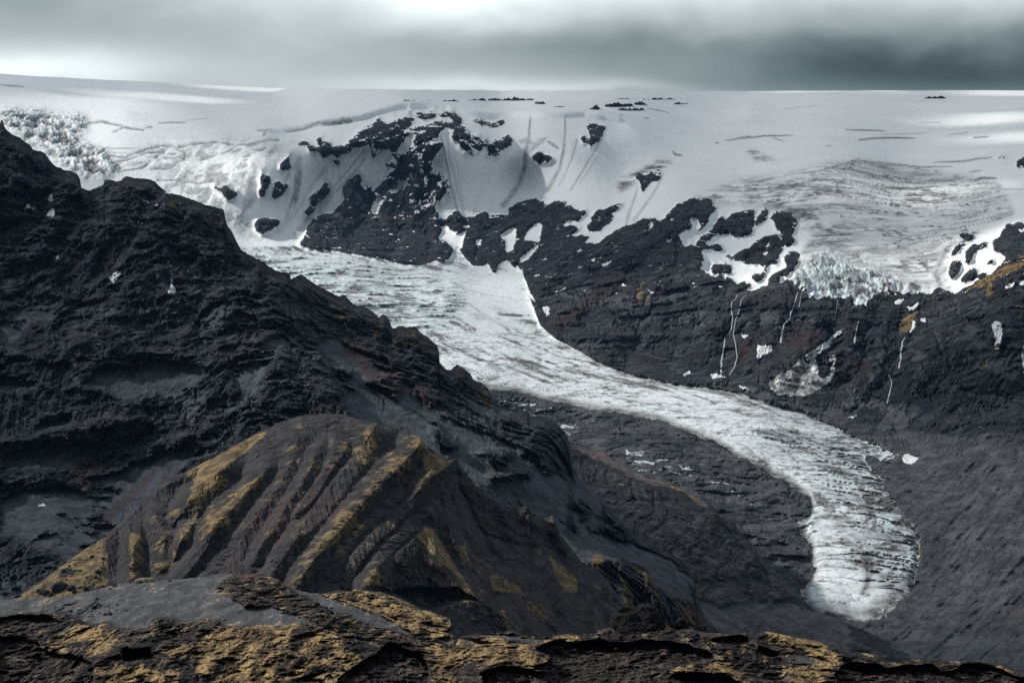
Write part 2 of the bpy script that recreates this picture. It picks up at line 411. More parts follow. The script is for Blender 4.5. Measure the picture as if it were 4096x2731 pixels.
ROCK = []
ROCK.append(Z('A2', [(845, 200), (880, 195), (905, 225), (930, 260), (960, 215), (1010, 205), (1060, 200), (1100, 205), (1090, 245), (1040, 265), (1080, 300), (1100, 270), (1140, 255), (1200, 265), (1240, 245), (1265, 215), (1310, 225),
    (1320, 290), (1280, 290), (1270, 330), (1285, 370), (1290, 400), (1255, 440), (1235, 470), (1225, 500), (1215, 520), (1250, 560), (1290, 600), (1340, 640), (1355, 685), (1300, 710), (1285, 730), (1290, 760), (1245, 760), (1240, 800),
    (1260, 840), (1285, 880), (1300, 920), (1300, 1000), (1290, 1040), (1340, 1045), (1380, 1100), (1370, 1160), (1290, 1190), (1180, 1210), (1100, 1205), (1000, 1190), (900, 1165), (800, 1150), (700, 1135), (600, 1120), (500, 1110), (400, 1085), (330, 1062), (380, 1000),
    (375, 960), (400, 910), (440, 880), (490, 850), (540, 860), (590, 810), (625, 770), (630, 700), (630, 660), (660, 620), (690, 600), (730, 580), (750, 610), (760, 640), (740, 665), (790, 655), (820, 645), (805, 700), (850, 680), (880, 650),
    (910, 610), (935, 580), (935, 530), (900, 540), (930, 500), (940, 460), (980, 440), (985, 410), (940, 415), (890, 415), (850, 470), (815, 490), (830, 450), (820, 410), (805, 380), (770, 400), (700, 410), (650, 430), (620, 450), (570, 460),
    (555, 430), (580, 405), (620, 385), (640, 375), (690, 350), (700, 310), (720, 280), (760, 265), (810, 255), (835, 240)]))
for p in ([(1360, 290), (1400, 270), (1440, 275), (1470, 300), (1490, 320), (1530, 290), (1590, 340), (1600, 370), (1560, 400), (1565, 430), (1500, 445), (1440, 435), (1415, 410), (1415, 380), (1370, 370), (1365, 330)],
    [(1575, 410), (1600, 380), (1640, 350), (1680, 360), (1720, 330), (1770, 335), (1775, 370), (1720, 400), (1680, 420), (1600, 425)],
    [(1595, 440), (1620, 425), (1640, 450), (1630, 475), (1600, 470)], [(1640, 450), (1670, 445), (1665, 475), (1645, 480)],
    [(1480, 210), (1510, 192), (1560, 200), (1600, 225), (1660, 228), (1700, 210), (1715, 240), (1660, 258), (1600, 258), (1550, 245), (1500, 232)],
    [(1895, 460), (1930, 445), (1990, 445), (2035, 455), (2030, 485), (1980, 505), (1900, 500)],
    [(1115, 150), (1150, 145), (1190, 160), (1240, 150), (1255, 185), (1190, 205), (1150, 200), (1115, 185)],
    [(1265, 165), (1330, 158), (1395, 170), (1408, 230), (1400, 268), (1370, 260), (1365, 200), (1330, 195), (1275, 200)], [(1315, 222), (1362, 226), (1368, 272), (1338, 280)], [(1042, 132), (1083, 138), (1077, 173), (1048, 168)],
    [(300, 368), (340, 366), (400, 376), (438, 388), (432, 435), (390, 418), (340, 398)], [(440, 400), (460, 385), (490, 368), (530, 368), (560, 400), (548, 440), (520, 465), (450, 452), (435, 425)], [(442, 345), (475, 328), (483, 350), (455, 372)],
    [(538, 480), (580, 473), (622, 495), (602, 518), (560, 507)], [(195, 545), (210, 490), (240, 455), (272, 452), (252, 490), (240, 515), (290, 520), (262, 550), (220, 568)],
    [(58, 720), (68, 660), (62, 590), (80, 560), (92, 610), (122, 595), (128, 640), (104, 680), (108, 720), (85, 752)], [(143, 710), (155, 660), (180, 620), (210, 640), (262, 660), (252, 690), (222, 712), (202, 742), (163, 750)],
    [(388, 780), (420, 730), (460, 690), (500, 638), (522, 650), (532, 710), (490, 752), (440, 792), (400, 797)], [(350, 840), (400, 810), (442, 798), (422, 842), (380, 862)],
    [(28, 905), (90, 878), (160, 868), (222, 873), (202, 912), (150, 942), (100, 967), (48, 952)],
    [(1305, 890), (1350, 850), (1380, 828), (1430, 870), (1452, 900), (1442, 962), (1390, 987), (1338, 977), (1318, 930)],
    [(1055, 390), (1085, 370), (1080, 400), (1035, 420)], [(950, 160), (975, 175), (970, 195), (950, 195)]):
    ROCK.append(Z('A2', p))
ROCK.append(Z('A1', [(1435, 945), (1440, 910), (1470, 925), (1520, 920), (1560, 935), (1595, 965), (1580, 990), (1540, 1005), (1500, 985), (1475, 950)]))
for p in ([(572, 203), (620, 223), (680, 248), (722, 268), (692, 310), (692, 340), (652, 377), (598, 362), (608, 310), (593, 260)], [(538, 320), (565, 316), (590, 350), (582, 377), (548, 357)], [(588, 373), (632, 373), (632, 397)],
    [(680, 872), (668, 850), (720, 808), (790, 768), (828, 788), (822, 817), (760, 842)], [(610, 882), (638, 830), (687, 813), (662, 860), (630, 884)], [(498, 893), (503, 850), (520, 800), (540, 830), (582, 818), (562, 870), (530, 897)],
    [(578, 952), (610, 905), (660, 883), (720, 868), (757, 858), (752, 900), (690, 942), (680, 977), (650, 962)], [(945, 682), (948, 620), (910, 590), (930, 560), (960, 578), (985, 605), (1040, 560), (1090, 550), (1082, 600), (1060, 632), (1030, 612), (1000, 652), (965, 692)],
    # base of the right-hand mountain, everything below the snow line
    [(-225, 905), (-180, 850), (-180, 880), (-120, 850), (-70, 825), (-90, 880), (-40, 850), (0, 835), (35, 850), (20, 880), (65, 850), (60, 800), (110, 775), (130, 790), (150, 755), (185, 752), (170, 775), (205, 748), (240, 752), (220, 790), (300, 755),
     (305, 770), (280, 800), (360, 770), (450, 750), (455, 770), (390, 820), (420, 805), (470, 800), (500, 830), (490, 870), (440, 910), (370, 935), (390, 950), (470, 920), (560, 925), (540, 945), (470, 980), (480, 1000), (560, 990), (610, 1000), (575, 1020), (555, 1035),
     (600, 1055), (640, 1045), (700, 1020), (760, 970), (830, 935), (870, 925), (930, 895), (1000, 885), (1080, 885), (1110, 870), (1150, 820), (1200, 785), (1270, 760), (1320, 752), (1400, 760), (1420, 785), (1465, 815), (1440, 850), (1400, 870), (1390, 910), (1350, 960), (1325, 978),
     (1345, 890), (1330, 870), (1280, 870), (1290, 930), (1270, 960), (1240, 965), (1215, 975), (1220, 1010), (1240, 1060), (1300, 1085), (1340, 1100), (1375, 1130), (1370, 1170), (1345, 1200), (1400, 1245), (1480, 1270), (1550, 1290), (1620, 1310), (1700, 1320), (1722, 1335), (1650, 1350),
     (1640, 1380), (1700, 1375), (1760, 1350), (1820, 1330), (1860, 1320), (1900, 1300), (1940, 1290), (1960, 1330), (2010, 1350), (2060, 1395), (2150, 1430), (2230, 1447), (2310, 1425), (2370, 1430), (2409, 1470), (2434, 1505), (2469, 1470), (2499, 1410), (2570, 1380), (2670, 1370),
     (2770, 1385), (2870, 1385), (2930, 1365), (2990, 1365), (3060, 1378), (3100, 1350), (3180, 1320), (3230, 1280), (3320, 1250), (3400, 1160), (3360, 1120), (3320, 1100), (3310, 1040), (3360, 1000), (3380, 940), (3430, 915), (3522, 908), (3900, 900), (3900, 4000), (2000, 4000), (-225, 3000), (-300, 1250), (-370, 1140), (-250, 1080)],
    [(1500, 890), (1560, 860), (1640, 825), (1700, 825), (1715, 860), (1700, 930), (1680, 980), (1640, 990), (1580, 995), (1540, 955), (1520, 985), (1440, 990), (1380, 1020), (1390, 1040), (1510, 1075), (1480, 1100), (1430, 1100), (1380, 1085), (1305, 1085), (1310, 1060), (1340, 1020), (1380, 985), (1420, 960), (1460, 910), (1480, 855), (1500, 855)],
    [(1725, 920), (1735, 860), (1770, 815), (1790, 800), (1805, 850), (1795, 890), (1760, 920)], [(1820, 870), (1850, 830), (1890, 820), (1960, 860), (2000, 910), (1990, 935), (1940, 930), (1890, 950), (1850, 920)],
    [(1735, 1030), (1800, 985), (1820, 980), (1820, 1010), (1790, 1060), (1780, 1110), (1740, 1150), (1700, 1200), (1640, 1205), (1620, 1150), (1560, 1155), (1505, 1135), (1520, 1120), (1590, 1115), (1640, 1090), (1690, 1060)],
    [(1830, 985), (1870, 970), (1890, 1030), (1910, 1090), (1870, 1140), (1850, 1190), (1830, 1170), (1790, 1230), (1750, 1220), (1725, 1175), (1790, 1130), (1800, 1080), (1820, 1030)],
    [(1890, 950), (1990, 940), (1965, 1000), (1970, 1040), (1930, 1080), (1910, 1050)], [(1425, 1190), (1480, 1185), (1560, 1200), (1570, 1220), (1530, 1230), (1580, 1255), (1500, 1250), (1430, 1230)],
    [(1650, 1270), (1720, 1250), (1785, 1230), (1780, 1290), (1750, 1305), (1710, 1285)], [(1800, 1290), (1850, 1240), (1900, 1220), (1905, 1270), (1870, 1310), (1820, 1330)],
    [(1910, 1150), (1950, 1110), (2030, 1100), (2000, 1130), (1990, 1200), (1950, 1240), (1930, 1280), (1915, 1250), (1925, 1200)]):
    ROCK.append(Z('A3', p))
for p in ([(1845, 1160), (1870, 1090), (1910, 1040), (1990, 1035), (1970, 1060), (1920, 1080), (1890, 1130)], [(1830, 1240), (1870, 1170), (1925, 1150), (1930, 1220), (1880, 1270), (1860, 1305), (1845, 1280)],
    [(1950, 1180), (1960, 1090), (2020, 1060), (2140, 1035), (2100, 1070), (2040, 1090), (2000, 1130), (2010, 1160), (1970, 1190)], [(1915, 1310), (1940, 1260), (1990, 1215), (2060, 1240), (2030, 1260), (2110, 1250), (2080, 1280), (2020, 1280), (1950, 1315)],
    [(2080, 1200), (2130, 1160), (2160, 1180), (2120, 1205)], [(1885, 1000), (1940, 976), (2025, 976), (2020, 1012), (1950, 1022)], [(2180, 460), (2210, 438), (2237, 448), (2225, 472)], [(2290, 500), (2360, 465), (2420, 500), (2400, 545), (2320, 540)]):
    ROCK.append(Z('A4', p))
HOLE = [Z('A2', p) for p in ([(1105, 300), (1100, 350), (1085, 400), (1060, 440), (1010, 465), (985, 440), (1000, 400), (1030, 350), (1060, 330)], [(830, 770), (870, 730), (897, 713), (890, 750), (860, 800), (850, 850), (884, 910), (870, 922), (835, 860), (812, 800)],
    [(985, 685), (1008, 630), (1055, 605), (1045, 660), (1015, 702)], [(1245, 770), (1262, 760), (1300, 830), (1310, 890), (1318, 960), (1335, 1015), (1322, 1018), (1302, 960), (1296, 900), (1270, 850)],
    [(1455, 905), (1440, 960), (1445, 985), (1420, 1060), (1385, 1098), (1355, 1075), (1385, 1030), (1428, 985), (1435, 930), (1450, 890)], [(1255, 1035), (1270, 985), (1302, 950), (1305, 1000), (1280, 1030)],
    [(1545, 995), (1562, 1000), (1555, 1060), (1530, 1100), (1525, 1150), (1505, 1200), (1495, 1198), (1515, 1120), (1522, 1070)])]
HOLE += [Z('A3', p) for p in ([(0, 1000), (30, 965), (80, 950), (115, 960), (118, 1020), (100, 1070), (80, 1105), (40, 1090), (20, 1060)], [(148, 1033), (190, 960), (240, 913), (288, 908), (292, 940), (268, 1010), (265, 1060), (230, 1110), (190, 1160), (148, 1172), (148, 1130), (200, 1090), (250, 1050), (243, 1020), (190, 1017)],
    [(1130, 880), (1190, 885), (1180, 907), (1113, 907)], [(983, 922), (1030, 905), (1037, 930), (988, 952)], [(1115, 1015), (1150, 1005), (1175, 1025), (1140, 1048), (1115, 1040)], [(1058, 980), (1092, 985), (1080, 998)], [(1555, 1368), (1640, 1365), (1620, 1385), (1570, 1388)],
    [(1910, 1215), (1925, 1215), (1920, 1260), (1870, 1330), (1862, 1360), (1850, 1355), (1868, 1310), (1900, 1265)], [(115, 1185), (150, 1180), (125, 1220), (108, 1222)], [(1140, 965), (1175, 965), (1175, 985), (1145, 988)])]
FAN = Z('B4', [(630, 910), (680, 850), (760, 800), (850, 730), (900, 690), (960, 650), (1010, 610), (1100, 540), (1165, 503), (1130, 550), (1040, 640), (960, 700), (950, 780), (985, 850), (1000, 890), (1040, 830), (1060, 770), (1040, 700), (1090, 680), (1085, 850), (1000, 920), (900, 980), (820, 1002), (740, 972), (640, 940)])

m_rock = polys(Uw, Vw, ROCK) & ~polys(Uw, Vw, HOLE)
m_fan = inpoly(Uw, Vw, FAN)
HG = Z('A4', [(820, 780), (930, 740), (1000, 600), (1200, 480), (1700, 540), (2200, 640), (2300, 850), (2150, 930), (2000, 1030), (1870, 1060), (1830, 1250), (1880, 1385), (1760, 1365), (1700, 1385), (1600, 1385), (1500, 1370), (1400, 1380), (1330, 1410), (1300, 1470),
    (1265, 1507), (1240, 1470), (1200, 1430), (1140, 1425), (1060, 1450), (980, 1430), (890, 1395), (830, 1360), (780, 1310), (850, 1180), (870, 1080), (940, 1000), (850, 900)])
m_hg = inpoly(Uq, Vq, HG)
m_snow = (~m_rock) | m_vg | m_fan
m_snow &= ~((V > 1300) & ~m_vg & ~m_fan)

# crest line that separates ice cap from mountain face
crest_u = [-100, 1040, 1060, 1300, 1450, 1520, 1600, 1690, 1780, 1860, 1950, 2050, 2130, 2260, 2340, 2420, 2500, 2560, 2620, 3000, 3300, 3700, 4200]
crest_v = [790, 560, 528, 490, 463, 440, 420, 416, 428, 446, 458, 452, 455, 457, 453, 466, 490, 530, 620, 900, 900, 900, 880]
CV_ = np.interp(U, crest_u, crest_v)
m_cap = (V < np.where(U < 1050, 640 + 0.12 * (U - 300), CV_)) | ((U > 2560) & m_snow & (V < 960) & ~m_hg)

# ---- relief
face = np.clip((V - CV_) / 60, 0, 1) * (~m_vg)
rk = soft(m_rock & ~m_vg, 5)
rkp = P0 * np.array([1, 1, 0.45])
relief = rk * (62 * fbm(rkp, 520, 5, 0.52, True, seed=1) + 20 * fbm(P0, 90, 5, 0.55, True, seed=2)) * (0.35 + 0.65 * sstep(V, 480, 900))
strata = fbm(P0, 40, 4, 0.6, False, an=(5, 5, 0.5), seed=3)
relief += rk * 10 * strata + 16 * soft(m_rock & ~m_vg & (V < 1300), 3) * (0.6 + 0.8 * np.clip(fbm(P0, 45, 4, 0.65, True, seed=99), 0, 1))
low = sstep(Vw + 60 * fbm(P0, 500, 3, seed=90), 1480, 1800)
relief *= (1 - 0.55 * low)
ter, tled = terraces(P0, 85.0, 21)
relief += rk * (1 - 0.6 * low) * 45 * ter * (V > 1000)
# buttresses read off the photograph: spines stand out, gullies between them
SP = [Z('B3', q) for q in ([(870, 260), (820, 330), (720, 440), (600, 600), (560, 700)], [(960, 260), (1060, 350), (1150, 480), (1180, 620)], [(780, 40), (740, 200), (600, 260), (420, 420), (330, 500)], [(1180, 360), (1260, 520), (1200, 700)],
    [(1350, 300), (1400, 480), (1300, 660), (1150, 800)], [(1660, 360), (1700, 560), (1600, 720), (1560, 830)], [(1830, 320), (1800, 500), (1780, 640), (1500, 860)], [(2150, 420), (2100, 560), (1900, 700), (1700, 880)])]
SP += [Z('B4', q) for q in ([(1330, 310), (1200, 560), (1180, 760), (1050, 900)], [(2250, 170), (1950, 340), (1700, 440), (1560, 560)], [(1830, 470), (1920, 560), (2050, 700), (2250, 880), (2350, 930)], [(1850, 480), (1700, 620), (1600, 800), (1500, 1000), (1330, 1200)],
    [(2100, 770), (2080, 900), (1950, 1050), (1800, 1200)], [(2170, 400), (2210, 520), (2330, 700)], [(1450, 420), (1400, 560), (1330, 800), (1150, 960)], [(2340, 1000), (2200, 1200), (2100, 1400)])]
SP += [Z('A2', q) for q in ([(1180, 280), (1190, 450), (1130, 620), (1080, 860), (1100, 1080)], [(880, 330), (700, 360)], [(720, 620), (650, 800), (520, 960), (430, 1060)], [(900, 620), (960, 760), (880, 980)], [(1250, 740), (1220, 900), (1290, 1100)], [(1380, 850), (1380, 960)],
    [(1560, 880), (1480, 1030)], [(1830, 780), (1700, 960), (1620, 1080)], [(2060, 790), (1900, 1000), (1820, 1160)], [(2130, 830), (2030, 1050), (1980, 1300), (1900, 1340)])]
d1, d2, al_ = two_nearest(Uw, Vw, SP, True)
rid = (1 - 2 * d1 / (d1 + d2 + 1e-6)) ** 1.15
wsp = np.clip(d1 + d2, 0, 320) / 320
relief += rk * (1 - low) * (rid * wsp * 210 + 38 * rills(d1, al_, 26, 3) * sstep(d1, 0, 50) + 9 * rills(d1, al_, 11, 5))
# icefall of the valley glacier
flow = [(600, 960), (1000, 985), (1350, 1080), (1750, 1200), (1950, 1330), (2250, 1480), (2650, 1580), (3000, 1720), (3300, 1880), (3480, 2060), (3470, 2250), (3400, 2480)]
fw = unproj(np.array([q[0] for q in flow]), np.array([q[1] for q in flow]), fD(np.array([q[0] for q in flow]), np.array([q[1] for q in flow])))[:, :2]
def along(Pxy, line):
    best = np.full(Pxy.shape[:-1], 1e12); S_ = np.zeros(best.shape); T_ = np.zeros(best.shape); cum = 0
    for k in range(len(line) - 1):
        a = line[k]; d = line[k + 1] - a; L = np.linalg.norm(d); d = d / L
        r0 = (Pxy[..., 0] - a[0]); r1 = (Pxy[..., 1] - a[1])
        t = r0 * d[0] + r1 * d[1]; tc_ = np.clip(t, 0, L)
        q = np.hypot(r0 - tc_ * d[0], r1 - tc_ * d[1]); cr = d[0] * r1 - d[1] * r0
        m = q < best
        best = np.where(m, q, best); S_ = np.where(m, cum + tc_, S_); T_ = np.where(m, cr, T_); cum += L
    return S_, T_
fs, ft = along(P0[..., :2], fw)
zero = np.zeros_like(fs)
icefall = inpoly(Uw, Vw, Z('A2', [(-400, 1050), (100, 1110), (500, 1140), (900, 1175), (1150, 1215), (1300, 1290), (1420, 1370), (1470, 1440), (1440, 1530), (1300, 1567), (1100, 1700), (500, 1600), (-400, 1300)]))
icf = soft(icefall, 12) * soft(m_vg, 3)
# blocky seracs: cracks across the flow, cut by cracks along it
wf = fbm(P0, 160, 3, 0.5, seed=8)
def cracks(a, b, la, lb, seed, sharp=6.0):
    q = np.stack([a / la, b / lb, zero + seed * 3.1], -1)
    n = vnoise(q) * 2 - 1; n2_ = vnoise(q * 2.1 + 9) * 2 - 1
    return np.clip(np.abs(n + 0.45 * n2_) * sharp * 0.5, 0, 1)      # 0 in the crack, 1 on the block
def cracks2(a, b, la, lb, seed, wdt=0.07, gate=-0.15):
    """irregular, forking cracks: 0 in the crack, 1 on the ice"""
    q = np.stack([a / la, b / lb, zero + seed * 2.3], -1)
    n = 0.6 * (vnoise(q) * 2 - 1) + 0.3 * (vnoise(q * np.array([2.1, 3.3, 1]) + 7) * 2 - 1) + 0.16 * (vnoise(q * np.array([4.3, 8.1, 1]) + 3) * 2 - 1)
    gt = sstep(fbm(P0, 130, 3, 0.6, seed=seed + 50), gate - 0.15, gate + 0.25)
    return 1 - gt * (1 - sstep(np.abs(n), wdt * 0.35, wdt * 1.5))
c1 = cracks(fs + wf * 60, ft, 46, 190, 1, 5); c2 = cracks(fs, ft + wf * 50, 120, 40, 2, 5)
block = fbm(np.stack([fs + wf * 40, ft, zero], -1), 60, 4, 0.6, seed=4)
ser = np.minimum(c1, 0.35 + 0.65 * c2)
srd = fbm(P0 * np.array([0.7, 1, 1]), 62, 5, 0.62, True, seed=16)
g_ser = icf * (22 * (ser - 1) + 34 * srd + 10 * block)
# tongue: gentle swell, transverse crevasses, stronger on its right flank
tong = soft(m_vg & ~icefall, 3)
arc = fs + 0.0009 * ft * np.abs(ft) + 30 * fbm(P0, 240, 3, seed=9)
tc1 = cracks2(arc, ft, 40, 190, 5, 0.06, -0.25); tc2 = cracks2(arc + 50, ft, 22, 90, 6, 0.07, -0.35)
right = sstep(U - (V - 1600) * 0.55, 2950, 3330) * sstep(V, 1650, 1850)
right = np.maximum(right, inpoly(Uw, Vw, Z('B3', [(1650, 1230), (1900, 1200), (2352, 1380), (2352, 1567), (2200, 1450), (1900, 1330)])) * 0.8)
snout = inpoly(Uw, Vw, Z('C4', [(1120, 640), (1250, 650), (1420, 620), (1660, 560), (1700, 900), (1550, 1060), (1440, 1000), (1350, 880), (1190, 760)]))
crev = tong * (0.38 + 1.0 * np.maximum(right, 0.8 * soft(snout, 5)))
g_tong = crev * (9 * (tc1 - 1) + 4 * (tc2 - 1)) + tong * 5 * fbm(P0, 60, 4, 0.6, seed=5) + tong * crev * 12 * fbm(P0, 70, 4, 0.6, True, seed=15)
# hanging glacier on the right
hgm = soft(m_hg, 4)
hgs = cracks2(P0[..., 1] + 0.25 * np.abs(P0[..., 0] - 1150) + wf * 160, P0[..., 0] + wf * 80, 150, 700, 11, 0.13, -0.3) * (0.4 + 0.6 * cracks2(P0[..., 1] + 0.4 * P0[..., 0], P0[..., 0], 90, 260, 12, 0.10, -0.1))
hgl = sstep(V - 0.38 * np.abs(U - 3320) + 40 * fbm(P0, 120, 3, 0.6, seed=98), 965, 1080)
hblk = fbm(P0 * np.array([1, 1, 0.5]), 46, 4, 0.6, True, seed=12)
band = inpoly(Uw, Vw, Z('A4', [(100, 760), (400, 640), (800, 580), (1180, 490), (1900, 690), (1960, 740), (1700, 800), (1450, 860), (1000, 830), (600, 800), (330, 760), (250, 780)])) | inpoly(Uw, Vw, Z('A4', [(700, 780), (930, 790), (1010, 960), (900, 960), (700, 830)]))
bandm = soft(band, 10)
g_hg = hgm * (hgl * (44 * fbm(P0 * np.array([1, 1, 0.5]), 60, 5, 0.64, True, seed=12)) + (1 - hgl) * 5 * (hgs - 1)) + bandm * 6 * fbm(P0 * np.array([.4, 1, 1]), 60, 4, 0.62, True, seed=13)
# broken ice on the left, below the ice cap
bl = inpoly(Uw, Vw, Z('A1', [(0, 400), (250, 420), (500, 440), (600, 500), (560, 560), (500, 620), (720, 690), (830, 800), (700, 870), (560, 880), (480, 800), (300, 680), (100, 560), (0, 520)]))
blm = soft(bl, 8)
ledge_lines = [Z('A1', q) for q in ([(600, 490), (680, 480), (820, 505)], [(760, 555), (830, 520), (960, 540), (1020, 520)], [(700, 690), (850, 715), (980, 670), (1080, 640), (1200, 660), (1320, 630), (1450, 615), (1560, 635), (1660, 640), (1800, 605), (1870, 600)],
    [(800, 745), (900, 720), (1000, 690), (1110, 680)], [(800, 820), (960, 790), (1080, 700), (1110, 690)], [(1020, 800), (1150, 790), (1240, 730), (1250, 700), (1350, 740), (1500, 700), (1580, 660)], [(1060, 875), (1250, 880), (1330, 900), (1440, 880)], [(1730, 530), (1830, 550), (1900, 545), (2050, 520), (2200, 490), (2352, 470)])]
dl = np.full(U.shape, 1e9); sgn = np.zeros(U.shape)
for q in ledge_lines:
    dd, _ = pdist(Uq, Vq, q); dl = np.minimum(dl, dd)
ledge = np.exp(-(dl / 4.5) ** 2) * sstep(fbm(P0, 90, 3, 0.6, seed=97), -0.55, 0.0)
lblk = fbm(P0 * np.array([1, 0.5, 1]), 60, 4, 0.6, True, seed=21)
g_bl = blm * 42 * lblk - 9 * ledge * sstep(fbm(P0, 120, 3, seed=92), -0.4, 0.2)
broken = soft(inpoly(Uw, Vw, Z('A1', [(900, 700), (1100, 620), (1700, 600), (1900, 640), (1700, 900), (1500, 1060), (1900, 1200), (1560, 1220), (1100, 960), (1050, 880), (1240, 820), (850, 800)])), 10)
g_bl += broken * 7 * lblk
relief += g_ser + g_tong
# debris-covered ice and rubble on the valley floor
vl = Vw + 70 * fbm(P0, 300, 4, seed=91)
rubs = (~m_vg) * sstep(vl - np.interp(U, [1900, 2400, 2600, 2900, 3200, 3500, 3700, 4096, 4200], [1480, 1410, 1450, 1500, 1560, 1640, 1700, 1700, 1700]), -30, 70)
mor = soft(inpoly(Uw, Vw, Z('B3', [(-200, 900), (50, 945), (450, 1035), (900, 1115), (1330, 1245), (1800, 1500), (2100, 1700), (2110, 1900), (2060, 2200), (1900, 2250), (1400, 2000), (900, 1700), (300, 1400), (-200, 1100)])), 6)
relief += rubs * (7 * fbm(P0, 60, 5, 0.6, True, seed=31)) + mor * (26 * fbm(P0, 75, 5, 0.64, True, seed=32))
dml, _ = pdist(Uw, Vw, Z('B3', [(50, 965), (450, 1060), (720, 1100), (880, 1130), (1050, 1160), (1330, 1250), (1500, 1335), (1700, 1455), (1870, 1540)]) + Z('C4', [(700, 200), (880, 300), (925, 340)]))
relief += 16 * np.exp(-(dml / 26) ** 2) * mor
relief += 14 * np.exp(-((pdist(Uw, Vw, Z('B4', [(-100, 830), (300, 900), (600, 960), (900, 1080), (1150, 1200), (1400, 1290)]))[0]) / 22) ** 2) * rubs
# flutes on the lower right slopes
flu = fbm(np.stack([(P0[..., 0] * 0.9 - P0[..., 1] * 0.45), (P0[..., 0] * 0.45 + P0[..., 1] * 0.9) * 0.14, P0[..., 2] * 0.1], -1), 34, 4, 0.55, True, seed=33)
fl_m = rubs * sstep(U, 3150, 3500) * sstep(V, 1640, 1900)
relief += 18 * flu * fl_m
# wind and melt texture of the snow
sn_s = soft(m_snow & ~m_vg, 3)
snowbump = 5 * fbm(P0, 420, 4, 0.5, seed=41) * sn_s
gully = fbm(P0 * np.array([1, 0.08, 0.08]), 34, 3, 0.55, seed=42)
relief += sn_s * face * (1 - blm) * 3.2 * gully
up = np.clip(P0[..., 2] * 0, 0, 0)
R = rays(U, V); Rn = R / np.linalg.norm(R, axis=-1, keepdims=True)
P1 = P0 - Rn * relief[..., None]
# rise of the glacier body above its banks, and vertical relief on gentle ground
edge_in = blur(soft(m_vg, 14), 14)
P1[..., 2] += snowbump + g_hg * 0.8 + g_bl * 0.8 + 6 * sstep(edge_in, 0.5, 1.0) * (V > 1450)
# cornice lip along the crest of the face
lip = np.exp(-((V - CV_ + 3) / 7) ** 2) * ((U > 1050) & (U < 2480))
P1[..., 2] += 10 * lip
fh = sstep(V - CV_, 2, 16) * (1 - sstep(V - CV_, 16, 110)) * sstep(U, 1040, 1200) * sstep(U, 2560, 2440) * (~m_vg); P1[..., 1] += 75 * fh

# ---- masks
snow_a = np.clip(soft(m_snow, 4) + (0.26 * fbm(P0, 24, 4, 0.7, seed=54) + 0.16 * fbm(P0, 11, 2, 0.7, seed=55)) * (np.abs(soft(m_snow, 7) - 0.5) < 0.49), 0, 1)
snow_a = np.where(m_vg, np.maximum(snow_a, 0.75), snow_a)
fleck = fbm(P0, 40, 4, 0.65, seed=51)
slopeup = np.gradient(P1[..., 2] - P0[..., 2], axis=0)
hi = (V < 1060) & m_rock & (U < 2750)
fl_d = sstep(fbm(P0 * np.array([1, 1, 1.6]), 60, 5, 0.68, seed=53) + 0.10 * np.sign(-slopeup), 0.05, 0.22) * np.exp(-((pdist(U, V, Z('A2', [(1180, 260), (1160, 520), (1200, 650), (1050, 700), (800, 400), (1500, 380)]))[0]) / 110) ** 2)
snow_a = np.clip(snow_a + np.where(hi, fl_d * 0.75, 0), 0, 1)
spk = sstep(fbm(P0, 30, 3, 0.6, seed=52), 0.36, 0.52); snow_a = np.clip(snow_a + np.where(m_rock & (V < 1180), spk * 0.60, 0), 0, 1)

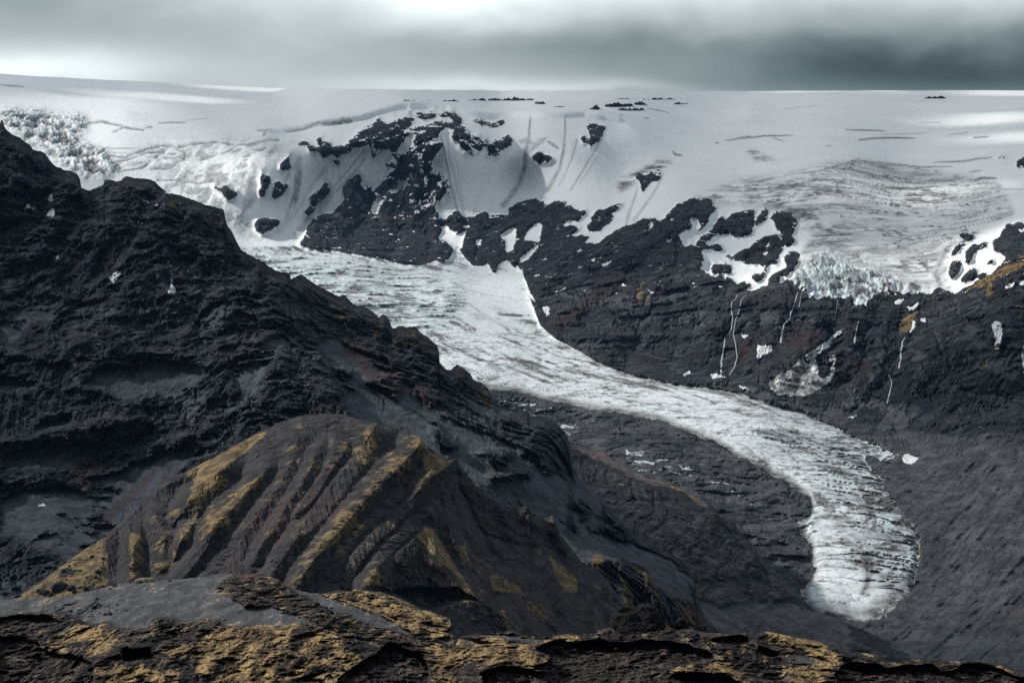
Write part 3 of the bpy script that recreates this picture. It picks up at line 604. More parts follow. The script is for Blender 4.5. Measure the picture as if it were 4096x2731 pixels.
dirt = np.zeros(U.shape)  # dirt on the ice, plus dark painted into cracks and hollows
def streak(key, pts, w0, w1, amt):
    global dirt
    q, t = pdist(U + nu * 2, V + nv * 2, Z(key, pts))
    wv = w0 + (w1 - w0) * t
    grain = 0.55 + 0.9 * (gully * 0.5 + 0.3)
    dirt = np.maximum(dirt, amt * np.clip(1.25 - q / wv, 0, 1) * np.clip(grain, 0.3, 1) * sstep(t, -0.02, 0.05))
for a in [('A2', [(1885, 185), (1875, 330), (1860, 430), (1850, 520), (1820, 620), (1770, 710), (1700, 790)], 5, 14, 0.75), ('A2', [(1850, 400), (1845, 540), (1800, 650), (1760, 710)], 8, 13, 0.8),
          ('A3', [(440, 190), (440, 300), (425, 430), (400, 540), (360, 620), (320, 690)], 4, 10, 0.75), ('A3', [(520, 340), (490, 450), (450, 560), (395, 660)], 6, 4, 0.45), ('A3', [(715, 290), (660, 390), (600, 480), (530, 600), (475, 690)], 4, 5, 0.6),
          ('A3', [(655, 460), (590, 560), (520, 660)], 3, 3, 0.5), ('A3', [(930, 670), (900, 750), (870, 830), (850, 920)], 5, 9, 0.55), ('A3', [(1100, 570), (1050, 680), (980, 780), (900, 890)], 4, 8, 0.5),
          ('A2', [(1280, 310), (1310, 450), (1340, 600), (1370, 740), (1400, 860)], 3, 6, 0.8), ('A2', [(1320, 300), (1350, 500), (1400, 700), (1440, 870)], 3, 4, 0.45), ('A2', [(1350, 300), (1390, 500), (1420, 700), (1445, 870)], 2, 3, 0.35),
          ('A2', [(1610, 200), (1600, 350), (1575, 550), (1550, 700), (1500, 850)], 2, 3, 0.25), ('A2', [(810, 400), (740, 520), (640, 640), (520, 760), (400, 880), (330, 980)], 6, 14, 0.45), ('A2', [(780, 410), (640, 580), (440, 820), (300, 980)], 6, 10, 0.5),
          ('A2', [(560, 470), (500, 560), (420, 640), (340, 800), (200, 950)], 10, 16, 0.35), ('A1', [(1740, 940), (1680, 1020), (1600, 1140)], 10, 14, 0.6), ('A2', [(60, 700), (0, 800)], 8, 10, 0.5), ('A2', [(600, 560), (600, 620)], 5, 5, 0.5), ('A2', [(270, 570), (230, 640)], 12, 6, 0.4),
          ('A2', [(520, 700), (440, 810), (340, 960)], 4, 9, 0.6), ('A4', [(1840, 1060), (1790, 1160), (1760, 1240), (1780, 1320)], 16, 22, 0.9), ('A4', [(1010, 870), (1150, 930), (1330, 900)], 40, 40, 0.28)]:
    streak(*a)
for q, wd, am in ((0, 26, 0.35),):
    pass
leftface = soft(inpoly(Uw, Vw, Z('A1', [(1040, 660), (1300, 640), (1900, 600), (2352, 900), (2000, 1250), (1560, 1200), (1400, 1060), (1150, 950), (1040, 860)])), 12)
dirt = np.maximum(dirt, leftface * sstep(gully + 0.5 * fbm(P0, 180, 3, seed=61), 0.0, 0.7) * 0.7)
dirt = np.maximum(dirt, np.clip(ledge * 0.75, 0, 1))
dirt = np.maximum(dirt, blm * sstep(-lblk + 0.3 * fbm(P0 * np.array([.5, 1, 1]), 90, 4, .65, seed=94), -0.62, -0.25) * 0.95)  # dirt and shadow put into the colour of hollows between the blocks
dirt = np.maximum(dirt, broken * sstep(-lblk + 0.3 * fbm(P0, 120, 3, seed=96), -0.5, 0.0) * 0.6)
dirt = np.maximum(dirt, bandm * (1 - hgs) * 0.95)  # shade of the cracks put into the colour, with little relief
dirt = np.maximum(dirt, bandm * sstep(fbm(P0 * np.array([0.35, 1, 1]), 110, 4, 0.6, seed=62), 0.10, 0.45) * 0.75)
darkband = polys(Uw, Vw, [Z('A4', [(700, 650), (800, 620), (1000, 605), (1130, 598), (1180, 640), (1120, 660), (900, 665), (720, 700), (650, 700)]), Z('A4', [(820, 720), (950, 695), (1080, 700), (1110, 725), (960, 745), (850, 750)]), Z('A4', [(860, 800), (950, 830), (1010, 950), (990, 990), (930, 900), (800, 850), (760, 800)]),
     Z('A3', [(780, 690), (800, 640), (900, 570), (960, 545), (1100, 470), (1160, 510), (1080, 560), (980, 600), (900, 640), (830, 690)]), Z('A3', [(1640, 445), (1720, 425), (1800, 450), (1900, 500), (1760, 480), (1660, 460)])])
dirt = np.maximum(dirt, soft(darkband, 5) * sstep(fbm(P0 * np.array([0.35, 1, 1.5]), 55, 5, 0.68, seed=63), -0.25, 0.12) * 0.95)
hgs2 = cracks2(P0[..., 1] + 0.3 * np.abs(P0[..., 0] - 1150) + wf * 90, P0[..., 0], 75, 170, 14, 0.10, -0.25)
dirt = np.maximum(dirt, np.maximum(hgm * (1 - hgl), bandm) * (1 - hgs2) * 0.85)  # finer crack set, its shade painted into the colour too
hgc = fbm(P0 * np.array([0.5, 1, 1]), 70, 5, 0.6, seed=64)
dirt = np.maximum(dirt, hgm * np.clip(0.22 + 0.35 * hgc + 0.45 * (1 - hgs) * (1 - hgl) + 0.7 * hgl * sstep(-hblk, -0.45, 0.0), 0, 0.9))
# dark cracks drawn across the ice cap
for key, pts, wd, am in [('A4', [(340, 362), (430, 345), (600, 328), (800, 322)], 3, .8), ('A4', [(390, 350), (460, 332), (520, 326)], 2.5, .6), ('A4', [(660, 335), (740, 365)], 3, .5), ('A4', [(1155, 285), (1280, 288), (1420, 292)], 3, .8), ('A4', [(1240, 355), (1330, 345), (1500, 340), (1620, 345)], 3.4, .9),
     ('A4', [(1390, 315), (1600, 310), (1700, 302)], 1.8, .5), ('A4', [(1630, 242), (1820, 235)], 1.6, .5), ('A4', [(1840, 320), (1980, 302)], 2, .6), ('A4', [(2010, 342), (2120, 330)], 3, .8), ('A4', [(1735, 505), (1950, 495), (2140, 465)], 2.6, .8), ('A4', [(1190, 490), (1480, 515), (1650, 535), (1880, 528)], 2.6, .8),
     ('A4', [(860, 578), (1000, 555), (1180, 505), (1250, 482)], 3, .8), ('A4', [(1210, 500), (1400, 520), (1500, 528)], 2.2, .7), ('A4', [(2010, 625), (2080, 605), (2170, 612)], 4.5, .9), ('A4', [(1985, 680), (2200, 685), (2352, 678)], 2.2, .6), ('A4', [(1980, 570), (2070, 555)], 2.5, .6), ('A4', [(740, 142), (1000, 122)], 1.3, .3),
     ('A4', [(0, 450), (55, 458)], 3, .8), ('A4', [(280, 375), (300, 372)], 3, .8), ('A4', [(1020, 390), (1060, 395)], 2, .6), ('A1', [(0, 238), (160, 247)], 2.5, .8), ('A1', [(1060, 495), (1130, 488), (1250, 485)], 2.5, .7), ('A1', [(1250, 475), (1420, 458)], 1.6, .5), ('A1', [(540, 650), (700, 662), (940, 660)], 2.2, .6), ('A1', [(600, 680), (850, 690)], 1.8, .5),
     ('A3', [(800, 190), (830, 188)], 2, .6), ('A3', [(960, 208), (1010, 210)], 2, .6), ('A3', [(990, 145), (1080, 158), (1140, 175)], 2.4, .6), ('A3', [(1155, 425), (1180, 450), (1225, 458)], 3, .8), ('A3', [(320, 360), (360, 385), (395, 410)], 5, .7), ('A3', [(210, 420), (260, 370), (310, 340)], 9, .4), ('A3', [(130, 370), (180, 360), (220, 375)], 9, .4)]:
    q, t = pdist(U, V + nv * 2.5, Z(key, pts))
    dirt = np.maximum(dirt, am * np.clip(1.5 - q / (wd * (0.4 + 1.6 * np.sqrt(np.clip(t * (1 - t), 0, 1)))), 0, 1))
# stretched flow foliation on the hanging glacier and its feeder
dirt = np.maximum(dirt, icf * (0.04 + 0.45 * (1 - ser) + 0.85 * sstep(-srd, -0.42, 0.05)))  # darker in the cracks and hollows between the seracs
lon = fbm(np.stack([fs * 0.12, ft + 18 * fbm(P0, 120, 3, seed=66), zero], -1), 26, 4, 0.62, seed=65)
tra = fbm(np.stack([arc, ft * 0.22, zero], -1), 24, 4, 0.62, seed=67)
upper = sstep(fs, fs[0, 0] * 0 + 2200, 4200)
dt = 0.02 + (0.60 * sstep(lon, -0.02, 0.35) + 0.6 * sstep(lon, 0.26, 0.38)) * (1.0 - 0.35 * upper) + (0.3 + crev) * (0.8 * (1 - tc1) + 0.7 * (1 - tc2)) + 0.3 * crev * sstep(tra, 0.0, 0.5) + 0.3 * sstep(fbm(P0, 26, 4, 0.65, seed=72), 0.1, 0.5) + 0.62 * np.maximum(right, soft(snout, 12)) * sstep(fbm(P0, 60, 5, 0.65, seed=74), -0.35, 0.35)  # flow dirt, plus shade of the crevasses put into the colour
smooth_snow = soft(inpoly(Uw, Vw, Z('B2', [(1200, 120), (1500, 110), (1800, 130), (1880, 330), (1950, 500), (1700, 560), (1400, 480), (1450, 400), (1420, 280), (1300, 200)])), 14)
dirt = np.maximum(dirt, tong * np.clip(dt * (1 - 0.75 * smooth_snow), 0, 1))
dirt = np.maximum(dirt, tong * smooth_snow * 0.16)
q, _ = pdist(Uq, Vq, Z('B3', [(0, 790), (200, 860), (420, 940), (600, 985), (850, 1030), (1050, 1060)])); dirt = np.maximum(dirt, tong * 0.75 * np.exp(-(q / 5) ** 2) * sstep(fbm(P0, 40, 3, seed=68), -0.3, 0.3))
q, _ = pdist(Uw, Vw, Z('B2', [(1680, 440), (1760, 420), (1850, 460), (1910, 500), (1920, 540), (2000, 590), (2200, 700)])); dirt = np.maximum(dirt, soft(m_vg, 1) * np.exp(-(q / 20) ** 2) * 1.1 * sstep(fbm(P0 * np.array([.4, 1, 1]), 50, 4, .6, seed=69), -0.1, 0.35))
dirt = np.maximum(dirt, (soft(m_vg, 8) > 0.01) * sstep(edge_in + 0.16 * fbm(P0, 60, 4, 0.65, seed=76), 0.92, 0.55) * 0.9 * sstep(V, 1250, 1500) * ~((U > 3430) & (V > 1730) & (V < 1890)))
frontm = inpoly(Uw, Vw, Z('C4', [(960, 1065), (1080, 1025), (1110, 1060), (1150, 1025), (1180, 1080), (1260, 1090), (1330, 1030), (1440, 1000), (1460, 1080), (1300, 1150), (1150, 1140)])) | inpoly(Uw, Vw, Z('C4', [(1450, 900), (1620, 860), (1560, 1030), (1440, 1100), (1400, 1020)]))
dirt = np.maximum(dirt, soft(frontm, 9) * (0.75 + 0.25 * fbm(P0, 30, 4, 0.65, seed=77)))
dirt = np.maximum(dirt, soft(m_fan, 2) * (0.25 + 0.6 * sstep(fbm(P0, 70, 5, 0.65, seed=70) + 0.5 * sstep(V, 1300, 1480) - 0.25, -0.3, 0.4)))
dirt = np.maximum(dirt, (m_snow & ~m_vg & (V > 1180) & (V < 1250) & (U > 1700) & (U < 2150)) * 0.3)
# ice showing through the debris
mi = mor * sstep(fbm(P0 * np.array([1, 1, 0.4]), 45, 4, 0.6, True, seed=71) + 0.9 * soft(polys(U, V, [Z('B3', q) for q in ([(0, 1000), (100, 1010), (350, 1050), (340, 1080), (230, 1115), (100, 1070), (0, 1040)], [(420, 1150), (540, 1145), (540, 1240), (450, 1250), (400, 1190)], [(840, 1340), (970, 1350), (950, 1400), (1060, 1430), (1040, 1500), (940, 1480), (850, 1400)],
     [(1040, 1400), (1280, 1420), (1390, 1440), (1350, 1490), (1240, 1540), (1130, 1480), (1060, 1470)], [(940, 1200), (1000, 1215), (980, 1260)], [(1480, 1400), (1520, 1400), (1515, 1425), (1475, 1425)])] + [Z('C3', q) for q in ([(1360, 160), (1480, 190), (1600, 300), (1700, 350), (1690, 390), (1600, 340), (1480, 250), (1380, 220)],)]), 3), 0.50, 0.95)
mi = mi * sstep(fbm(P0, 22, 4, 0.7, seed=73), -0.25, 0.25)
snow_a = np.maximum(snow_a, mi * 0.62)
dirt = np.where(mi > 0.1, np.maximum(dirt, 0.15 + 0.85 * sstep(fbm(P0, 30, 4, 0.7, seed=75), -0.3, 0.2)), dirt)
ice = np.clip(icf * (0.35 + 0.5 * sstep(-block, -0.3, 0.4)) + hgm * hgl * (0.25 + 0.5 * np.exp(-((U - 3330) / 190) ** 2 - ((V - 1130) / 110) ** 2)) + mi * 0.6 + blm * 0.25 + tong * 0.16 + crev * 0.25 + ledge * 0.5, 0, 1)
ice = np.maximum(ice, soft(inpoly(Uw, Vw, Z('B4', [(1010, 610), (1110, 520), (1165, 505), (1040, 640)])), 2) * 0.6)

moss = 0.62 * soft(polys(Uw, Vw, [Z('B4', q) for q in ([(1950, 270), (2060, 200), (2250, 90), (2352, 40), (2420, 60), (2352, 120), (2150, 200), (2140, 300), (2090, 330), (2100, 250)], [(2000, 340), (2060, 348), (2040, 360)], [(2270, 390), (2320, 350), (2352, 380)], [(1860, 550), (1900, 560), (1960, 620), (1920, 590)], [(2060, 770), (2100, 750), (2140, 775)],
     [(1480, 520), (1560, 430), (1640, 400), (1600, 480), (1560, 570), (1500, 550)])] + [Z('B3', q) for q in ([(870, 260), (950, 250), (1030, 330), (980, 340), (900, 310)], [(820, 310), (880, 290), (860, 330)])]), 3)
moss *= np.where(U < 2800, 0.75, 1.0) * (1.0 + 0.45 * fbm(P0, 55, 5, 0.68, seed=100))  # knob moss, plus sunlit spots of the right ridge put into the colour
rl_ = rills(d1, al_, 26, 3)
scree = np.clip(0.9 * rk * sstep(-rl_ + 0.9 * fbm(P0, 150, 4, 0.6, seed=93) + 0.8 * tled - 0.2, -0.1, 0.5) * sstep(V, 950, 1150) + fl_m * (0.45 + 0.75 * flu) + rubs * 0.25 * sstep(U, 2900, 3200) + soft(polys(Uw, Vw, [Z('B4', q) for q in ([(1900, 480), (2000, 500), (2130, 560), (2180, 660), (2352, 900), (2200, 850), (2050, 720)], [(1390, 1100), (1560, 1010), (1700, 1050), (1500, 1200), (1350, 1210)])]), 6) * 0.8 + mor * (0.35 + 0.6 * sstep(fbm(P0, 80, 4, 0.62, seed=95), -0.1, 0.3)) + rubs * 0.12, 0, 1)
red = np.clip(0.45 * sstep(fbm(P0, 260, 3, seed=81), 0.1, 0.5) * rk + soft(polys(Uw, Vw, [Z('B4', q) for q in ([(440, 640), (540, 600), (520, 680), (430, 800), (400, 830)], [(700, 700), (800, 660), (600, 830), (480, 900)], [(760, 640), (830, 560), (970, 560), (940, 640), (830, 660)], [(1080, 880), (1180, 760), (1330, 740), (1320, 800), (1100, 920)])] + [Z('B3', q) for q in ([(460, 400), (640, 260), (760, 220), (700, 300), (560, 420), (420, 520), (300, 480)], [(640, 170), (780, 120), (780, 230), (640, 230)])]), 5) * 0.75, 0, 1)

mA = np.stack([snow_a, np.clip(dirt, 0, 1), ice, np.ones_like(ice)], -1)
mB = np.stack([moss, scree, red, np.ones_like(ice)], -1)
M_FAR = terrain_material('far_terrain', 3.2, (0.010, 0.017, 0.029), (0.033, 0.035, 0.042), (0.062, 0.066, 0.075), (0.36, 0.24, 0.09), (0.17, 0.12, 0.06), (0.045, 0.030, 0.031),
                         dirt=(0.085, 0.078, 0.075), bump=0.9, snownoise=0.65)
nr, nc = U.shape
Q = quads(nr, nc)
cat = np.full(U.shape, 3)
cat[(~m_vg) & (V < 1700) & ((U < 2650) | m_rock | (V > 1000))] = 1
cat[(~m_vg) & (V > np.interp(U, [1900, 2400, 2600, 2900, 3200, 3500, 3700, 4096, 4200], [1500, 1440, 1480, 1530, 1590, 1690, 1690, 1640, 1640]))] = 4
cat[(~m_vg) & (U > 3480) & (V > 1130) & (V < 1690) & (cat == 1) & (U - 3480 > (1500 - V) * 0.9)] = 5
cat[m_snow & (~m_vg) & (cat == 3)] = 0
cat[m_cap] = 0
cat[m_hg & (V > 640)] = 6
cat[m_vg] = 2
cat[cat == 3] = 1
fc = cat.ravel()[Q[:, 0]]
allA = {'mA': mA.reshape(-1, 4), 'mB': mB.reshape(-1, 4)}
flat = P1.reshape(-1, 3)
# the ice cap carries on behind the skyline and falls away there
bk = []
ul = ucol; base = P1[0]
for k, (dy, dz) in enumerate([(9000, -900), (4000, -180), (1200, -12)]):
    bk.append(base + np.stack([base[:, 0] / base[:, 1] * dy, np.full(nc, dy), np.full(nc, dz)], -1))
ext = np.concatenate([np.array(bk).reshape(-1, 3), base], 0)
extA = np.tile(np.array([1, 0, 0, 1.0]), (len(ext), 1)); extB = np.tile(np.array([0, 0, 0, 1.0]), (len(ext), 1))
parts = {0: ('ice_cap', 'broad pale snow-covered ice cap that forms the skyline', 'ice cap'),
         1: ('mountain', 'steep dark mountain face streaked with snow between the ice cap and the valley glacier', 'mountain'),
         2: ('valley_glacier', 'long white glacier tongue with an icefall, winding down the valley floor', 'glacier'),
         4: ('valley_floor', 'dark rubble and debris-covered ground around the glacier tongue', 'valley floor'),
         5: ('hill', 'dark ridge with golden lit spots at the right edge, above the valley', 'hill'),
         6: ('hanging_glacier', 'blue cracked ice hanging over the dark cliffs on the right', 'glacier')}
for k, (nm, lab, ct) in parts.items():
    fsel = Q[fc == k]
    if len(fsel) == 0: continue
    co, ff, at = submesh(flat, fsel, allA)
    if k == 0:
        qe = quads(4, nc) + len(co)
        at = {'mA': np.r_[at['mA'], extA], 'mB': np.r_[at['mB'], extB]}
        co = np.r_[co, ext]; ff = np.r_[ff, qe]
    tag(make_mesh(nm, co, ff, M_FAR, at), lab, ct, kind='structure')

class Layer:
    pass
FAR = Layer(); FAR.U = U; FAR.V = V; FAR.P = P1; FAR.top = top; FAR.bot = np.full(nc, 2800.0); FAR.u0 = ucol[0]; FAR.du = STEP; FAR.nr = nr
def sample(L, u, v):
    """bilinear point on the finished surface"""
    u = np.asarray(u, float); v = np.asarray(v, float)
    ci = np.clip((u - L.u0) / L.du, 0, L.P.shape[1] - 1.001)
    t_ = np.interp(u, L.u0 + L.du * np.arange(len(L.top)), L.top); b_ = np.interp(u, L.u0 + L.du * np.arange(len(L.bot)), L.bot)
    ri = np.clip((v - t_) / (b_ - t_), 0, 0.9999) * (L.nr - 1)
    i = ri.astype(int); j = ci.astype(int); i = np.minimum(i, L.nr - 2); fi = (ri - i)[..., None]; fj = (ci - j)[..., None]
    P = L.P
    return (P[i, j] * (1 - fi) * (1 - fj) + P[i + 1, j] * fi * (1 - fj) + P[i, j + 1] * (1 - fi) * fj + P[i + 1, j + 1] * fi * fj)

# ------------------------------------------------------------------ nearer ridges: one grid each, with its own skyline, plus a back slope that falls away behind it
def build_layer(name, u0, u1, step, topline, bot, nrows, ctrl, relief_fn, mat, label, cat, back, rough_top=0.0, tex_seed=0, trow=1.0):
    uc = np.arange(u0, u1 + step, step)
    T = np.array(topline, float); tp = np.interp(uc, T[:, 0], T[:, 1])
    Bt = np.array(bot, float); bt = np.interp(uc, Bt[:, 0], Bt[:, 1])
    if rough_top:
        q = np.stack([uc, uc * 0 + 3.3, uc * 0 + tex_seed], -1)
        tp = tp + rough_top * fbm(q, 46, 5, 0.62, seed=tex_seed)
    bt = np.maximum(bt, tp + 30)
    t = (np.linspace(0, 1, nrows) ** trow)[:, None]
    U = np.repeat(uc[None], nrows, 0); V = tp[None] + (bt - tp)[None] * t
    f = tps(ctrl); D = f(U, V); P = unproj(U, V, D)
    R = rays(U, V); R = R / np.linalg.norm(R, axis=-1, keepdims=True)
    rel, vert, mA, mB = relief_fn(U, V, D, P, tp)
    P1 = P - R * rel[..., None]; P1[..., 2] += vert
    nc_ = len(uc)
    rows = []
    dirn = np.stack([P1[0][:, 0] / P1[0][:, 1], np.ones(nc_)], -1)
    for dist, drop in back[::-1]:
        e = P1[0].copy(); e[:, :2] += dirn * dist; e[:, 2] -= drop
        e[:, 2] += 0.12 * dist * fbm(e, max(20, dist), 3, seed=5) * 0.3
        rows.append(e)
    ext = np.array(rows)
    full = np.concatenate([ext, P1], 0)
    k = len(back)
    fa = np.concatenate([np.repeat(mA[:1], k, 0), mA], 0); fb = np.concatenate([np.repeat(mB[:1], k, 0), mB], 0)
    o = make_mesh(name, full.reshape(-1, 3), quads(nrows + k, nc_), mat, {'mA': fa.reshape(-1, 4), 'mB': fb.reshape(-1, 4)})
    tag(o, label, cat, kind='structure')
    L = Layer(); L.U = U; L.V = V; L.P = P1; L.top = tp; L.bot = bt; L.u0 = uc[0]; L.du = step; L.nr = nrows; L.trow = trow; L.obj = o
    return L
def pack(snow, dirt, ice, moss, scree, red):
    z = np.zeros_like(snow); o = z + 1
    c = lambda a: np.clip(a + z, 0, 1)
    return np.stack([c(snow), c(dirt), c(ice), o], -1), np.stack([c(moss), c(scree), c(red), o], -1)
def warp(U, V, amp, wl, seed):
    a = fbm(np.stack([U, V, U * 0], -1), wl, 4, 0.6, seed=seed); b = fbm(np.stack([U, V, U * 0 + 40], -1), wl, 4, 0.6, seed=seed + 1)
    return U + a * amp, V + b * amp
def relief_from(U, V, spines, cap):
    a, b, al = two_nearest(U, V, spines, True)
    global LAST_AL
    LAST_AL = al
    return np.clip(1 - 2 * a / (a + b + 1e-6), 0, 1) ** 1.2 * np.clip(a + b, 0, cap) / cap, a

# ---- valley ridge: the dark slope between the middle ridge and the glacier
def rel_V(U, V, D, P, tp):
    Uw, Vw = warp(U, V, 16, 90, 101)
    sp = [Z('C3', q) for q in ([(480, 20), (700, 160), (1000, 220), (1300, 340)], [(1380, 370), (1450, 500), (1560, 640), (1700, 800)], [(1150, 590), (1350, 720), (1550, 860)], [(620, 300), (850, 450), (1050, 600), (1300, 800), (1450, 1000)], [(1680, 480), (1800, 640), (1850, 760)], [(1560, 480), (1620, 640)])]
    r, sd = relief_from(Uw, Vw, sp, 260)
    ril = rills(sd, LAST_AL, 20, 2)
    ter, tled = terraces(P, 38.0, 141)
    rel = 42 * r + 9 * ril + 18 * ter + 22 * fbm(P * np.array([1, 1, .6]), 150, 5, 0.55, True, seed=102) + 5 * fbm(P, 26, 4, 0.6, seed=103)
    rel *= sstep(V - tp, 0, 60) * 0.8 + 0.2
    lit = polys(Uw, Vw, [Z('C3', q) for q in ([(440, -60), (700, 20), (880, 120), (980, 170), (1150, 200), (1260, 290), (1400, 350), (1360, 372), (1280, 350), (1180, 260), (1020, 230), (900, 180), (700, 100), (560, 40)],)])  # sunlit pink crest, painted in through the scree and red masks
    scree = soft(lit, 5) * 0.9 + 0.35 * sstep(fbm(P, 120, 4, seed=104), 0, 0.5)
    moss = 0.52 * soft(polys(Uw, Vw, [Z('C3', q) for q in ([(1030, 190), (1200, 230), (1260, 300), (1380, 350), (1300, 350), (1180, 270)], [(780, 215), (860, 220), (850, 235), (790, 235)], [(560, 130), (620, 140), (600, 160)], [(460, -40), (500, -30), (500, 10)])]), 2)
    low = inpoly(Uw, Vw, Z('C3', [(1320, 1000), (1500, 1060), (1700, 1000), (2000, 1040), (2352, 1150), (2352, 1600), (1300, 1600)]))
    scree = np.maximum(scree, soft(low, 8) * 0.75); rel *= 1 - 0.5 * soft(low, 8)
    mA, mB = pack(U * 0, 0, 0, moss, scree, soft(lit, 5) * 0.45)
    return rel, U * 0, mA, mB
V_TOP = Z('B3', [(330, 1200), (460, 1285), (560, 1310), (700, 1365), (850, 1450), (930, 1500), (1060, 1540)]) + Z('C3', [(1150, 235), (1260, 290), (1390, 350), (1450, 390), (1480, 450), (1560, 470), (1620, 560), (1700, 640), (1800, 760), (1880, 850), (1980, 930), (2030, 1000), (2100, 1070), (2230, 1110), (2330, 1160), (2420, 1200), (2600, 1280)])
M_V = terrain_material('valley_slope', 2.2, (0.013, 0.018, 0.025), (0.036, 0.035, 0.038), (0.065, 0.066, 0.073), (0.42, 0.27, 0.10), (0.20, 0.14, 0.07), (0.20, 0.13, 0.11), bump=0.9)
V_CTRL = [(2150, 1700, 3650), (2400, 1800, 3550), (2600, 1900, 3450), (2830, 2010, 3330), (3000, 2200, 3180), (3200, 2380, 3050), (3400, 2480, 2980), (2200, 2000, 3150), (2500, 2200, 2950), (2800, 2400, 2820), (3000, 2500, 2780), (3200, 2600, 2740), (2500, 2600, 2500), (3000, 2650, 2600), (3500, 2600, 2820)]
LV = build_layer('slope', 2150, 3560, 3.4, V_TOP, [(2000, 2620), (3600, 2660)], 300, V_CTRL, rel_V, M_V,
                 'dark slope with a pink and ochre crest between the middle ridge and the glacier tongue', 'slope', [(60, 25), (250, 160), (500, 420)], 6, 3)

# ---- the dark mountain on the left and the ridge that runs down from it to the right
L_TOP = Z('A1', [(-700, 250), (-200, 400), (0, 500), (6, 474), (20, 476), (24, 505), (40, 530), (80, 560), (130, 590), (150, 612), (200, 638), (225, 668), (270, 678), (300, 700), (330, 742), (380, 782), (440, 812), (518, 826), (540, 865), (543, 915), (580, 935), (600, 940), (650, 925), (696, 902), (700, 875), (730, 868), (818, 880), (824, 866), (850, 856),
    (920, 864), (980, 870), (1045, 885), (1060, 905), (1113, 950), (1116, 968), (1160, 968), (1215, 980), (1300, 1010), (1385, 1045), (1440, 1055), (1502, 1070), (1512, 1120), (1528, 1180), (1560, 1220), (1588, 1280), (1622, 1345), (1700, 1390), (1780, 1430), (1850, 1480), (1942, 1505)]) + \
    Z('B2', [(268, 160), (274, 198), (300, 188), (350, 166), (420, 215), (480, 260), (560, 290), (600, 312), (630, 300), (700, 370), (770, 380), (850, 440), (866, 456), (897, 428), (930, 450), (952, 512), (962, 522), (1010, 508), (1060, 520), (1110, 510), (1140, 545), (1200, 590), (1258, 640), (1272, 685), (1268, 745), (1310, 795), (1350, 800), (1387, 768),
    (1430, 790), (1480, 830), (1500, 870), (1560, 885), (1602, 930), (1640, 990), (1662, 1035), (1800, 1082), (1862, 1085), (1876, 1115), (1990, 1120), (2050, 1150), (2092, 1192), (2132, 1240), (2142, 1290), (2152, 1345), (2172, 1440), (2182, 1475)]) + \
    Z('C3', [(505, 140), (550, 205), (620, 268), (700, 340), (760, 400), (830, 480), (855, 530), (940, 600), (1050, 650), (1150, 700), (1250, 780), (1302, 860), (1322, 960), (1332, 1040), (1370, 1100), (1450, 1200), (1480, 1235), (1700, 1450)])
L_CTRL = [(-100, 450, 2800), (0, 500, 2780), (300, 700, 2720), (600, 700, 2680), (900, 850, 2650), (1160, 1110, 2560), (1300, 1150, 2640), (1500, 1300, 2560), (1750, 1430, 2500), (1900, 1530, 2470), (2100, 1640, 2450), (2260, 1720, 2400), (2300, 1880, 2350), (2600, 2150, 2280), (2780, 2300, 2230), (2900, 2540, 2180),
          (0, 900, 2600), (400, 900, 2580), (800, 1000, 2540), (0, 1300, 2430), (400, 1300, 2400), (800, 1300, 2380), (1100, 1350, 2330), (0, 1600, 2250), (400, 1600, 2230), (800, 1600, 2200), (1150, 1600, 2150), (0, 2000, 2050), (400, 1950, 2080), (0, 2300, 1850), (200, 2150, 1900), (-100, 2400, 1800),
          (1400, 1450, 2350), (1600, 1600, 2260), (1500, 1700, 2180), (1800, 1750, 2180), (2000, 1850, 2150), (2200, 1950, 2150), (2100, 2050, 2080), (2400, 2200, 2060), (2600, 2350, 2040), (2800, 2600, 2050), (2300, 2400, 1900), (1800, 2100, 1980), (1400, 2000, 2000), (700, 2300, 1850), (1500, 2500, 1750), (2300, 2700, 1800)]
L_SP = [Z('A1', q) for q in ([(540, 870), (420, 1000), (330, 1150), (250, 1300), (150, 1500)], [(850, 870), (860, 1000), (780, 1150), (600, 1300), (540, 1480)], [(1110, 960), (1080, 1100), (1100, 1250), (960, 1450)], [(1450, 1060), (1330, 1160), (1290, 1300), (1260, 1500)], [(1530, 1200), (1480, 1300), (1540, 1500)], [(220, 660), (120, 800), (60, 1000)])]
L_SP += [Z('B1', q) for q in ([(560, 60), (400, 120), (310, 180)], [(1000, 130), (940, 250), (1000, 330)], [(1370, 20), (1270, 90), (1290, 250)], [(1700, 100), (1580, 230), (1510, 330), (1500, 440)], [(1940, 170), (1900, 330), (2120, 420), (2200, 500)], [(760, 420), (720, 560), (800, 620)], [(1080, 330), (1180, 400)],
    [(2060, 660), (1900, 720), (1800, 790)], [(2060, 660), (2110, 800), (2200, 950), (2330, 1100)], [(600, 940), (700, 980), (800, 1000)], [(930, 1010), (1050, 1000), (1140, 1060)], [(0, 1330), (300, 1230), (480, 1180), (640, 1160), (760, 1140), (880, 1170), (1080, 1160)], [(1330, 930), (1480, 1000), (1700, 980), (1860, 1050)],
    [(1250, 1070), (1380, 1180), (1550, 1120), (1700, 1190)], [(1100, 1140), (1200, 1260), (900, 1400), (700, 1520)], [(2000, 60), (2060, 300)])]
